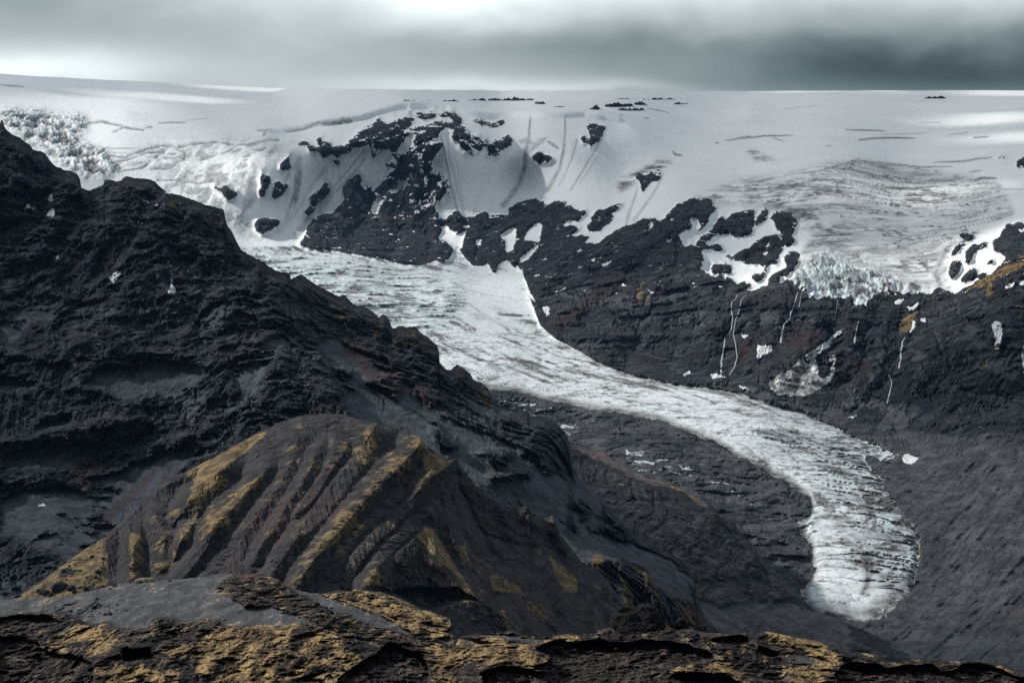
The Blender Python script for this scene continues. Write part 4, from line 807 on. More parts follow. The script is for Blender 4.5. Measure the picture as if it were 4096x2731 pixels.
L_SP += [Z('B2', q) for q in ([(630, 300), (600, 400), (650, 520)], [(895, 430), (860, 560), (800, 620)], [(1100, 510), (1060, 640), (1180, 780)], [(1390, 770), (1360, 880)], [(1560, 890), (1600, 1000)], [(2060, 1150), (2130, 1300), (2170, 1460)], [(1930, 1200), (1980, 1330), (2010, 1460)], [(1000, 900), (1180, 930), (1380, 990), (1540, 1100)],
    [(1560, 1110), (1860, 1090)], [(800, 890), (900, 910), (1010, 985)], [(1230, 1200), (1330, 1300), (1390, 1320)], [(1560, 1360), (1660, 1340), (1760, 1370)], [(1600, 1520), (1740, 1490), (1870, 1520)])]
L_SP += [Z('C1', q) for q in ([(0, 1450 - 1341), (500, 130), (520, 280)], [(1080, 120), (950, 300), (600, 600), (300, 850)], [(30, 580), (200, 620), (320, 720), (380, 800)], [(800, 60), (560, 300), (420, 480)])]
L_SP += [Z('C3', q) for q in ([(430, 190), (600, 250), (730, 370)], [(560, 360), (600, 460)], [(730, 560), (800, 620), (990, 700), (1250, 900), (1310, 1050)], [(1000, 820), (1100, 900), (1240, 960)])]
L_SCREE = [Z('B2', [(640, 1000), (600, 900), (560, 850), (470, 650), (500, 560), (620, 610), (740, 690), (900, 700), (960, 780), (1060, 850), (1090, 930), (1120, 990), (1250, 1070), (1380, 1140), (1430, 1190), (1500, 1200), (1600, 1230), (1750, 1290), (1830, 1330), (1930, 1430), (2000, 1500), (2100, 1480), (2220, 1570), (2350, 1720), (2450, 1950), (2300, 2100), (1700, 2000), (1300, 1480), (1000, 1250), (700, 1130)]),
           Z('B1', [(0, 690), (200, 740), (500, 770), (560, 820), (700, 770), (900, 790), (1100, 750), (1350, 800), (1400, 880), (1330, 930), (1200, 980), (1050, 970), (920, 990), (800, 990), (640, 930), (500, 940), (300, 910), (220, 930), (0, 940)]),
           Z('B1', [(1530, 790), (1600, 720), (1750, 700), (1800, 620), (1900, 560), (2000, 660), (1850, 700), (1790, 800), (1740, 900), (1730, 970), (1660, 960), (1540, 860)]),
           Z('B1', [(180, 1250), (350, 1130), (480, 1060), (500, 1120), (420, 1180)]), Z('B1', [(0, 1400), (400, 1290), (760, 1330), (900, 1300), (1100, 1290), (1440, 1320), (1300, 1420), (1100, 1560), (800, 2000), (500, 2100), (0, 1900)]),
           Z('B2', [(1410, 975), (1500, 1000), (1662, 1038), (1800, 1084), (1640, 1095), (1560, 1108), (1480, 1050)]), Z('B1', [(0, 300), (100, 330), (400, 380), (340, 480), (180, 480), (100, 600), (0, 620)]), Z('B1', [(1860, 1110), (1980, 1070), (2060, 1100), (2000, 1140)]),
           Z('B2', [(2170, 1490), (2300, 1560), (2450, 1700), (2520, 1850), (2400, 1800)]), Z('C3', [(440, 560), (700, 560), (950, 640), (1200, 760), (1300, 870), (1320, 1050), (1150, 1000), (1000, 800), (800, 720), (620, 760), (500, 700)])]
L_OUT = [Z('B2', q) for q in ([(1210, 1240), (1230, 1195), (1290, 1230), (1330, 1300), (1395, 1320), (1320, 1335), (1230, 1300)], [(1560, 1350), (1640, 1345), (1700, 1325), (1765, 1360), (1750, 1400), (1700, 1440), (1630, 1430), (1600, 1370)], [(1600, 1515), (1740, 1480), (1860, 1480), (1880, 1525), (1740, 1530), (1620, 1540)], [(800, 850), (900, 845), (1040, 850), (1000, 990), (940, 940), (860, 920), (790, 895)],
    [(580, 790), (700, 850), (660, 860), (600, 820)], [(1850, 1280), (1920, 1200), (1980, 1240), (2020, 1400), (2030, 1500), (1980, 1500), (1940, 1400), (1900, 1320)])] + [Z('C3', q) for q in ([(440, 480), (480, 470), (520, 510), (490, 535), (450, 510)], [(430, 380), (480, 350), (560, 380), (600, 400), (600, 460), (560, 470), (540, 430), (450, 400)], [(580, 510), (670, 530), (640, 545)], [(540, 350), (590, 345), (600, 385), (550, 385)], [(670, 490), (760, 560), (830, 520), (760, 400), (700, 360), (690, 400), (780, 480)])]
def rel_L(U, V, D, P, tp):
    Uw, Vw = warp(U, V, 26, 120, 201)
    Us, Vs = warp(U, V, 30, 90, 203); Us, Vs = Us + fbm(P, 14, 4, 0.65, seed=231) * 12, Vs + fbm(P, 14, 4, 0.65, seed=232) * 12
    r, sd = relief_from(Uw, Vw, L_SP, 210)
    ril = rills(sd, LAST_AL, 24, 2) + 0.5 * rills(sd, LAST_AL, 10, 6)
    sc = soft(polys(Us, Vs, L_SCREE) & ~polys(Us, Vs, L_OUT), 7) * (1 - 0.75 * sstep(fbm(P, 60, 5, 0.65, seed=233) + 0.25 * sstep(U, 1150, 950), 0.30, 0.46))
    out = soft(polys(Us, Vs, L_OUT), 2)
    rk = 1 - sc
    pz = P * np.array([1, 1, 0.8])
    wp = np.stack([fbm(P, 120, 3, seed=221), fbm(P, 120, 3, seed=222), fbm(P, 120, 3, seed=223)], -1) * 34
    pz = pz + wp; big = fbm(pz, 170, 7, 0.60, True, seed=204)
    med = fbm(P + wp, 40, 5, 0.66, True, seed=205)
    st = fbm(P, 24, 4, 0.62, False, an=(7, 7, 0.55), seed=206)       # lava beds
    # fall-line ribs: stretched along the slope
    rib = fbm(np.stack([P[..., 0], P[..., 1] * 0.35, P[..., 2] * 0.35], -1), 36, 4, 0.6, True, seed=207)
    rel = (40 * r + 9 * ril * sstep(sd, 0, 25)) * (0.25 + 0.75 * rk) + rk * (58 * big + 15 * med + 4 * st + 7 * rib) + sc * (12 * big + 3 * rib + 2 * med) + out * 14
    ter, tled = terraces(P + wp * 0.5, 42.0, 241)
    rel = rel + rk * 12 * ter
    # ledges: hard beds stand proud
    for q, hgt, wd in ((Z('B1', [(0, 1335), (180, 1260), (400, 1195), (640, 1165), (760, 1140), (860, 1150)]), 16, 16), (Z('B1', [(230, 920), (300, 915), (400, 925), (500, 935), (640, 945), (780, 990)]), 12, 14), (Z('B1', [(850, 1130), (930, 1140), (1000, 1150), (1100, 1165)]), 12, 12), (Z('B1', [(640, 490), (760, 430), (860, 430), (1060, 400), (1180, 350)]), 10, 14),
                       (Z('B2', [(790, 850), (900, 845), (1040, 852)]), 4, 10), (Z('B2', [(790, 895), (870, 912), (940, 935), (1010, 985)]), 9, 9), (Z('B1', [(0, 700), (300, 750), (520, 770)]), 8, 14)):
        dd, t = pdist(Us, Vs, q)
        rel = rel + hgt * np.exp(-(dd / wd) ** 2)
    fade = sstep(V - tp, 0, 50) * 0.75 + 0.25
    rel = rel * fade
    moss = polys(Us, Vs, [Z('B2', q) for q in ([(270, 195), (350, 165), (480, 260), (420, 300), (560, 360), (620, 300), (700, 370), (760, 380), (740, 440), (660, 470), (560, 460), (440, 330), (340, 280)], [(900, 650), (960, 600), (1000, 530), (1110, 515), (1140, 560), (1180, 600), (1220, 700), (1120, 680), (1050, 660), (930, 665)], [(860, 460), (900, 440), (930, 500), (880, 620), (820, 630)],
        [(1380, 775), (1430, 800), (1470, 850), (1380, 880), (1340, 850)], [(1500, 890), (1560, 890), (1600, 940), (1650, 1035), (1560, 1010), (1520, 960)], [(2000, 1125), (2060, 1155), (2140, 1260), (2100, 1240), (2020, 1170)])])
    mossm = 0.46 * soft(moss, 4)
    g1 = soft(polys(Us, Vs, [Z('B2', [(1540, 990), (1575, 900), (1600, 940), (1660, 1035), (1580, 1015)])] + [Z('A1', q) for q in ([(1100, 985), (1140, 985), (1190, 1050), (1150, 1060)], [(1050, 1000), (1080, 1000), (1070, 1020)], [(1330, 1130), (1400, 1140), (1460, 1190), (1400, 1190)])]), 2)
    mossm = np.maximum(mossm, 0.62 * g1)
    low = soft(inpoly(Us, Vs, Z('C3', [(420, 700), (700, 700), (1000, 800), (1250, 950), (1320, 1060), (1450, 1230), (400, 1230)])), 6)
    rq, _ = relief_from(Uw, Vw, M_SPR, 120)
    mossm = np.maximum(mossm, low * (0.25 + 0.5 * rq)); rel = rel + low * 22 * rq
    purple = soft(polys(Us, Vs, [Z('B2', [(640, 560), (760, 640), (900, 690), (980, 780), (1080, 860), (1080, 960), (980, 960), (820, 890), (700, 780), (620, 680)]), Z('C1', [(1090, 120), (1060, 200), (900, 330), (600, 580), (640, 480), (900, 250)]), Z('B1', [(500, 1340), (760, 1330), (700, 1450), (600, 1567), (450, 1567)]), Z('B2', [(1100, 850), (1200, 950), (1380, 1010), (1300, 1050), (1120, 960)])]), 8)
    scr = sc * 0.95 + rk * 0.75 * sstep(-ril + 0.9 * fbm(P, 70, 4, 0.6, seed=234) + 0.9 * tled * sstep(V, 900, 1300), 0.25, 0.8) + 0.25 * rk * sstep(fbm(P, 90, 4, seed=208), 0.15, 0.5)
    mA, mB = pack(U * 0, 0, 0, mossm, scr, np.maximum(0.75 * purple, 0.35 * sstep(fbm(P, 160, 3, seed=209), 0.1, 0.5)))
    return rel, U * 0, mA, mB

M_SPR = [Z('C3', q) for q in ([(690, 740), (640, 800), (600, 900), (560, 1000)], [(800, 690), (820, 830), (850, 960), (880, 1050)], [(900, 740), (980, 850), (1050, 960), (1080, 1040)], [(1130, 900), (1180, 1000), (1250, 1110), (1290, 1200)], [(730, 960), (640, 1080), (620, 1200)], [(580, 880), (660, 1000), (740, 1090)], [(1000, 1080), (1100, 1200)])]
M_L = terrain_material('left_mountain', 1.1, (0.013, 0.021, 0.033), (0.042, 0.045, 0.053), (0.068, 0.080, 0.096), (0.20, 0.135, 0.055), (0.075, 0.055, 0.032), (0.066, 0.044, 0.048), bump=1.0, rockvar=1.0)
LL = build_layer('dark_mountain', -350, 2990, 3.2, L_TOP, [(-100, 2440), (400, 2340), (1100, 2250), (1800, 2300), (2300, 2560), (3000, 2640)], 560, L_CTRL, rel_L, M_L,
                 'near-black craggy mountain filling the left side, its jagged ridge running down to the right', 'mountain', [(50, 30), (220, 170), (520, 520)], 10, 11)

# ---- the mossy ribbed ridge in front of it
M_TOP = Z('C1', [(-700, 1250), (-160, 1080), (0, 1020), (100, 985), (200, 930), (300, 858), (400, 790), (520, 700), (600, 650), (700, 590), (750, 540), (850, 440), (960, 335), (1060, 240), (1168, 165), (1250, 148), (1300, 120), (1460, 40)]) + \
    Z('B1', [(1560, 1320), (1700, 1250), (1800, 1208), (1850, 1170), (1950, 1132), (2060, 1105), (2200, 1098), (2352, 1110)]) + \
    Z('B2', [(700, 1128), (770, 1145), (850, 1160), (900, 1182), (968, 1186), (1030, 1212), (1100, 1240), (1148, 1262), (1172, 1302), (1230, 1342), (1300, 1400), (1330, 1412), (1389, 1400), (1412, 1440), (1440, 1480), (1490, 1540)]) + \
    Z('C2', [(1500, 225), (1550, 268), (1600, 310), (1680, 350), (1742, 382), (1770, 375), (1800, 402), (1862, 360), (1882, 380), (1892, 430), (1932, 472), (1962, 460), (2040, 448), (2056, 490), (2082, 570), (2130, 622), (2162, 662), (2230, 752), (2330, 800)]) + \
    Z('C3', [(700, 850), (800, 980), (950, 1150), (1100, 1260)])
M_SP = [Z('C1', q) for q in ([(1250, 148), (1170, 165), (1060, 245), (960, 340), (850, 450)], [(1520, 118), (1400, 190), (1310, 260), (1250, 390), (1160, 490)], [(960, 340), (1040, 440), (1100, 540), (1108, 640), (1080, 780)], [(1805, 125), (1700, 230), (1580, 380), (1480, 470), (1370, 600), (1270, 740), (1170, 860)],
    [(2000, -70), (1970, 70), (1900, 200), (1800, 360), (1690, 500), (1600, 640), (1520, 760), (1440, 860)], [(900, 380), (860, 480), (880, 600), (900, 760)], [(1210, 490), (1230, 600), (1160, 700)], [(730, 560), (700, 700), (600, 850), (500, 960)], [(1560, 700), (1500, 800), (1400, 900)])]
M_SP += [Z('C2', q) for q in ([(435, 40), (400, 150), (310, 260), (230, 400), (120, 560), (40, 720)], [(850, -170), (720, 20), (540, 240), (420, 400), (300, 570), (170, 740), (140, 860)], [(1150, -60), (1100, 20), (960, 160), (820, 300), (700, 430), (560, 590), (420, 750), (290, 900)], [(1385, 65), (1180, 230), (1080, 330), (960, 440), (840, 540), (740, 650), (650, 790), (580, 930)],
    [(1280, 360), (1150, 490), (1050, 600), (980, 660), (880, 770), (760, 920)], [(1380, 200), (1400, 310), (1470, 430), (1550, 560), (1570, 700), (1620, 800)], [(1410, 110), (1440, 250), (1520, 420), (1600, 570), (1650, 650)], [(1150, 510), (1250, 680), (1400, 830), (1500, 980), (1560, 1100)], [(1120, 590), (1060, 640), (980, 700)], [(1300, 330), (1330, 480), (1380, 640), (1420, 760)],
    [(1870, 370), (1930, 520), (1980, 640), (2040, 760), (2090, 900), (2120, 1000), (2110, 1220)], [(1560, 760), (1650, 850), (1780, 890), (1850, 1000), (1950, 1100), (2060, 1190)], [(2330, 800), (2280, 900), (2250, 1050), (2200, 1200)], [(1800, 900), (1850, 1060), (1960, 1200), (2020, 1260)], [(2210, 760), (2200, 900), (2240, 980)], [(1700, 380), (1720, 500), (1760, 620)], [(2040, 460), (2070, 640), (2200, 760)], [(1640, 1100), (1740, 1100), (1780, 1180)], [(640, 20), (560, 120), (440, 320), (330, 420)], [(1000, 330), (900, 440), (760, 560), (640, 700), (600, 900)])]
M_SP += [[(a + 1, b) for a, b in q] for q in M_SPR]
M_CTRL = [(-100, 2400, 1620), (200, 2280, 1650), (430, 2140, 1700), (600, 1960, 1740), (760, 1880, 1760), (1060, 1720, 1800), (1200, 1660, 1810), (1400, 1660, 1800), (1600, 1730, 1790), (1820, 1835, 1770), (1900, 1950, 1790), (2100, 2020, 1830), (2300, 2170, 1850), (2500, 2330, 1860), (2650, 2480, 1850),
          (400, 2350, 1600), (800, 2100, 1640), (1200, 2000, 1640), (1600, 2000, 1660), (700, 2350, 1560), (1200, 2300, 1520), (1600, 2300, 1540), (1900, 2300, 1620), (2200, 2400, 1680), (1400, 2500, 1470), (1000, 2500, 1470), (2000, 2600, 1520), (2500, 2600, 1700), (0, 2550, 1540)]
RNG2 = np.random.RandomState(12).rand(64)
def rel_M(U, V, D, P, tp):
    Uw, Vw = warp(U, V, 7, 50, 301)
    r, sd = relief_from(Uw, Vw, M_SP, 130)
    ril = rills(sd, LAST_AL, 19, 2, 0.8) * sstep(sd, 0, 12) + 0.5 * rills(sd, LAST_AL, 8, 6, 0.8)
    rg = np.clip(r, 0, 1) * (0.45 + 0.75 * RNG2[(LAST_AL / 977.0).astype(int) % 64])
    rib = fbm(np.stack([P[..., 0] * 0.9 + P[..., 2] * 0.5, P[..., 1] * 0.2, P[..., 2] * 0.2], -1), 14, 4, 0.6, True, seed=303)
    med = fbm(P, 22, 5, 0.6, True, seed=304)
    rel = 38 * rg + 2.4 * ril + 1.2 * rib + 2.6 * med
    crag = soft(polys(Uw, Vw, [Z('C2', [(970, 700), (1110, 580), (1160, 640), (1200, 720), (1330, 800), (1400, 900), (1530, 1000), (1400, 1010), (1200, 1070), (1000, 960), (850, 940), (900, 860), (960, 880)]), Z('C2', [(1500, 230), (1600, 310), (1750, 385), (1860, 362), (1930, 470), (2050, 450), (2090, 580), (2150, 680), (1980, 640), (1850, 640), (1700, 600), (1560, 560), (1480, 420), (1400, 200)]), Z('C2', [(1500, 1150), (1520, 1000), (1640, 1060), (1780, 1180), (1720, 1200)])]), 6)
    rel = rel + crag * (9 * fbm(P, 34, 5, 0.6, True, seed=305))
    spike = fbm(np.stack([U, U * 0, U * 0], -1), 17, 2, 0.5, True, seed=309)
    fade = sstep(V - tp, 0, 26) * 0.6 + 0.4
    rel = rel * fade
    cave = soft(inpoly(Uw, Vw, Z('C2', [(960, 970), (1000, 940), (1200, 930), (1400, 930), (1530, 1010), (1430, 1010), (1280, 1050), (1200, 1090), (1100, 1040)])), 4)
    rel = rel - 22 * cave
    mo = 0.14 + 0.50 * rg + 0.42 * fbm(P, 60, 5, 0.65, seed=306) + 0.10 * ril
    # moss keeps off the gully floors and the screes of the right-hand side
    bare = soft(polys(Uw, Vw, [Z('C1', q) for q in ([(730, 560), (850, 560), (880, 700), (850, 900), (740, 900)], [(1560, 40), (1950, -100), (1900, 80), (1720, 200), (1560, 270)], [(1150, 200), (1290, 280), (1240, 400), (1120, 380)], [(1130, 860), (1400, 560), (1480, 600), (1300, 820), (1260, 880)])] +
        [Z('C2', q) for q in ([(-300, 0), (100, -220), (300, -200), (250, 0), (100, 60), (-50, 120)], [(820, 380), (1030, 260), (960, 360), (820, 520), (740, 600)], [(1400, 60), (1500, 230), (1600, 310), (2150, 660), (2000, 660), (1800, 640), (1640, 600), (1500, 450)], [(1620, 600), (1900, 640), (1900, 840), (1700, 860), (1640, 780)], [(1240, 380), (1300, 380), (1420, 640), (1340, 640)], [(1300, 1060), (1520, 1020), (1540, 1200), (1400, 1200)], [(430, 700), (560, 650), (600, 900), (430, 950)])]), 7)
    mo = mo - 0.36 * bare
    bright = soft(polys(Uw, Vw, [Z('C1', q) for q in ([(90, 1005), (300, 870), (520, 700), (700, 600), (730, 700), (720, 900), (600, 950), (400, 1000)], [(1240, 150), (1350, 85), (1600, -60), (1820, -150), (1760, -80), (1640, 30), (1400, 180), (1310, 230)], [(1560, 300), (1805, 130), (1760, 200), (1640, 310)])] +
        [Z('C2', q) for q in ([(1120, 590), (1170, 510), (1230, 520), (1380, 780), (1500, 960), (1540, 1010), (1480, 960), (1330, 800), (1200, 680)], [(1160, 0), (1330, 60), (1385, 60), (1260, 160), (1160, 130)], [(1600, 850), (1700, 870), (1800, 900), (1850, 1000), (1760, 960), (1640, 950)], [(2010, 700), (2060, 760), (2200, 860), (2200, 960), (2110, 960), (2040, 820)], [(400, 750), (560, 590), (700, 430), (820, 320), (700, 480), (560, 640)], [(1860, 1000), (1980, 1110), (2060, 1190), (1980, 1160), (1860, 1060)])]), 3)
    mo = np.maximum(mo, 0.75 * bright)
    rocks = sstep(fbm(P, 11, 3, 0.6, seed=307), 0.22, 0.34) * soft(inpoly(Uw, Vw, Z('C1', [(0, 1010), (300, 860), (560, 690), (720, 900), (600, 960)])), 3)
    mo = mo - 0.5 * rocks; rel = rel + 1.5 * rocks
    scree = np.clip(1.0 - rg * 0.6 - crag, 0, 1) * 0.8
    mA, mB = pack(U * 0, 0, 0, np.clip(mo, 0, 1), scree, 0.5 * sstep(fbm(P, 90, 3, seed=308), 0.0, 0.4) + 0.2)
    return rel, U * 0, mA, mB
M_M = terrain_material('moss_ridge', 0.75, (0.020, 0.021, 0.024), (0.036, 0.031, 0.029), (0.050, 0.048, 0.052), (0.31, 0.225, 0.110), (0.130, 0.098, 0.062), (0.062, 0.046, 0.048), bump=1.0, mossnoise=0.8, rockvar=0.7)
LM = build_layer('mossy_ridge', -350, 2660, 2.6, M_TOP, [(-100, 2560), (3000, 2640)], 380, M_CTRL, rel_M, M_M,
                 'ochre and grey ribbed ridge with fanning spurs, below the dark mountain', 'ridge', [(20, 14), (120, 120), (300, 330)], 5, 17)

# ---- foreground: ash mound and the rough ledge nearest the camera
G_TOP = Z('C1', [(-900, 1060), (-200, 1010), (0, 1005), (250, 992), (450, 985), (600, 950), (760, 912), (880, 880), (1050, 878), (1200, 868), (1350, 855), (1500, 830), (1560, 828), (1640, 838), (1760, 838), (1800, 850), (1870, 870), (1920, 915), (2000, 945), (2100, 962), (2180, 964), (2260, 945), (2352, 950)]) + \
    Z('C2', [(700, 938), (800, 945), (900, 958), (960, 985), (1050, 1020), (1150, 1070), (1230, 1090), (1300, 1115), (1345, 1130), (1360, 1190), (1380, 1260), (1480, 1240), (1580, 1232), (1700, 1225), (1760, 1205), (1820, 1240), (1900, 1262), (1990, 1270), (2060, 1248), (2120, 1238), (2240, 1245), (2330, 1235)]) + \
    Z('C3', [(660, 1215), (700, 1200), (790, 1190), (900, 1200), (1090, 1195), (1180, 1200), (1280, 1190), (1340, 1220), (1450, 1232), (1560, 1238), (1650, 1225), (1680, 1262), (1725, 1270), (1735, 1232), (1780, 1222), (1900, 1240), (2000, 1262), (2100, 1275), (2250, 1320), (2352, 1365)]) + \
    Z('C4', [(1183, 1365), (1250, 1360), (1370, 1385), (1420, 1420), (1500, 1425), (1600, 1410), (1740, 1405), (1850, 1418), (1950, 1420), (2100, 1422), (2200, 1435), (2280, 1470), (2330, 1500), (2400, 1530), (3300, 1640)])
ASH = [Z('C1', [(-200, 1000), (450, 980), (760, 900), (1050, 865), (1300, 850), (1520, 822), (1560, 840), (1440, 930), (1470, 960), (1560, 1000), (1650, 1060), (1800, 1050), (2080, 1140), (2090, 1170), (1900, 1180), (1500, 1180), (1440, 1135), (1350, 1140), (1320, 1150), (1250, 1150), (1180, 1130), (1050, 1118), (980, 1200), (900, 1210), (760, 1190), (700, 1160), (560, 1160), (440, 1090), (240, 1090), (0, 1110), (-200, 1110)]),
       Z('C2', [(250, 925), (430, 958), (500, 985), (600, 1020), (800, 1085), (950, 1150), (1100, 1235), (1000, 1220), (800, 1170), (640, 1100), (500, 1070), (400, 1020), (330, 980)]), Z('C2', [(1250, 1270), (1450, 1260), (1600, 1300), (1500, 1330), (1350, 1310)]), Z('C2', [(1500, 1240), (1700, 1235), (1850, 1260), (1950, 1280), (1900, 1300), (1700, 1270)]),
       Z('C4', [(750, 1400), (900, 1380), (1000, 1400), (1050, 1430), (980, 1450), (800, 1430)]), Z('C3', [(1960, 1385), (2100, 1390), (2150, 1420), (2000, 1440), (1900, 1420)])]
CLIFF = [Z('C1', q) for q in ([(-100, 1235), (60, 1240), (150, 1245), (240, 1300), (320, 1350), (420, 1375), (480, 1370), (540, 1400), (620, 1455), (640, 1700), (-100, 1700)], [(60, 1108), (320, 1110), (350, 1125), (450, 1180), (400, 1200), (280, 1200), (250, 1250), (150, 1235), (60, 1200), (-100, 1210), (-100, 1150)], [(810, 1340), (900, 1330), (1030, 1340), (1040, 1380), (960, 1400), (850, 1420), (815, 1380)])] + \
        [Z('C2', q) for q in ([(930, 1310), (1050, 1330), (1150, 1370), (1195, 1430), (1205, 1700), (560, 1700), (620, 1500), (760, 1420), (830, 1390)],)] + \
        [Z('C3', q) for q in ([(225, 1350), (300, 1300), (500, 1288), (700, 1275), (900, 1290), (1200, 1285), (1330, 1330), (1430, 1390), (1430, 1410), (1330, 1420), (1300, 1460), (1230, 1440), (1150, 1470), (1130, 1700), (300, 1700), (410, 1560), (370, 1500), (200, 1460), (360, 1420), (340, 1380)], [(-120, 1475), (60, 1460), (380, 1500), (420, 1560), (300, 1700), (-120, 1700)],
        [(1440, 1245), (1560, 1243), (1645, 1240), (1680, 1285), (1600, 1312), (1420, 1300), (1380, 1290)], [(1725, 1300), (1800, 1340), (1900, 1360), (1850, 1390), (1720, 1370)], [(1180, 1490), (1500, 1500), (1600, 1560), (1600, 1700), (1130, 1700)])] + \
        [Z('C4', q) for q in ([(1120, 1440), (1210, 1420), (1330, 1440), (1450, 1455), (1620, 1450), (1740, 1440), (1800, 1490), (1900, 1470), (1960, 1430), (2100, 1430), (2230, 1470), (2320, 1520), (2420, 1540), (2500, 1700), (1900, 1700), (1750, 1560), (1500, 1540), (1300, 1560), (1120, 1620), (1080, 1520)],)]
GOLD = [Z('C1', q) for q in ([(0, 1110), (120, 1100), (160, 1120), (100, 1150), (0, 1160)], [(460, 1110), (560, 1100), (560, 1180), (740, 1180), (760, 1240), (560, 1300), (480, 1370), (340, 1340), (300, 1300), (420, 1230), (470, 1200)], [(560, 1330), (700, 1280), (760, 1260), (800, 1300), (680, 1350), (600, 1400)], [(620, 1450), (800, 1440), (1050, 1460), (1200, 1490), (1100, 1540), (1300, 1600), (640, 1600)],
     [(1100, 1390), (1250, 1310), (1380, 1240), (1500, 1190), (1700, 1180), (1900, 1180), (2100, 1180), (2300, 1240), (2352, 1400), (2352, 1566), (1700, 1566), (1500, 1560), (1300, 1500), (1250, 1420)], [(1850, 900), (2000, 1000), (2020, 1040), (1940, 1010), (1800, 960)], [(930, 870), (1040, 880), (1000, 905), (940, 900)], [(1200, 960), (1300, 1010), (1400, 1080), (1380, 1120), (1330, 1110), (1370, 1080), (1280, 1020)])] + \
       [Z('C2', q) for q in ([(540, 965), (700, 940), (860, 950), (960, 990), (1150, 1080), (1300, 1130), (1370, 1230), (1300, 1260), (1200, 1240), (1100, 1230), (950, 1150), (800, 1080), (620, 1020), (500, 990)], [(0, 1180), (350, 1170), (620, 1200), (700, 1250), (600, 1330), (700, 1360), (840, 1380), (700, 1440), (560, 1540), (400, 1566), (0, 1566)], [(1050, 1320), (1300, 1290), (1500, 1250), (1700, 1250), (1750, 1310), (1900, 1330), (2050, 1380), (2040, 1420), (1900, 1450), (1700, 1450), (1560, 1420), (1430, 1410), (1420, 1480), (1220, 1480), (1180, 1400)], [(1210, 1480), (1400, 1480), (1380, 1560), (1220, 1566)],
        [(2060, 1250), (2200, 1250), (2150, 1290), (1950, 1310)])] + [Z('C3', q) for q in ([(1780, 1225), (1900, 1245), (2050, 1265), (2170, 1290), (2200, 1330), (2050, 1330), (1900, 1310), (1790, 1290)], [(1340, 1290), (1440, 1275), (1460, 1300), (1380, 1320)], [(1480, 1380), (1600, 1350), (1680, 1330), (1620, 1400), (1480, 1410)], [(1140, 1490), (1250, 1450), (1400, 1440), (1500, 1420), (1640, 1470), (1800, 1560), (1700, 1600), (1560, 1520), (1400, 1490), (1250, 1500)],
        [(2050, 1340), (2300, 1370), (2352, 1400), (2352, 1440), (2200, 1470), (2080, 1420)], [(1900, 1470), (2000, 1440), (2250, 1450), (2240, 1500), (2100, 1540), (1950, 1500)], [(1960, 1540), (2150, 1540), (2100, 1600), (1950, 1600)])] + [Z('C4', q) for q in ([(1250, 1360), (1370, 1385), (1300, 1400)], [(1750, 1425), (1900, 1440), (1960, 1490), (1880, 1500), (1800, 1470)], [(2110, 1425), (2240, 1450), (2300, 1490), (2200, 1470)], [(1880, 1510), (1980, 1510), (1960, 1550), (1890, 1540)], [(1020, 1390), (1200, 1410), (1150, 1450), (1040, 1470), (960, 1440)])]
G_CTRL = [(-100, 2395, 345), (450, 2340, 350), (900, 2292, 352), (1100, 2310, 346), (1500, 2360, 338), (1800, 2480, 318), (1850, 2570, 300), (2300, 2540, 302), (2700, 2530, 298), (3100, 2540, 300), (3500, 2630, 290), (4096, 2710, 282), (-100, 2500, 312), (500, 2480, 310), (900, 2440, 314), (1300, 2480, 306), (1600, 2560, 296), (0, 2650, 292), (700, 2620, 288), (1300, 2650, 284), (2000, 2650, 284), (2700, 2640, 282),
          (0, 2760, 280), (1000, 2760, 272), (2000, 2760, 270), (3000, 2760, 270), (4100, 2800, 270), (3500, 2720, 276)]
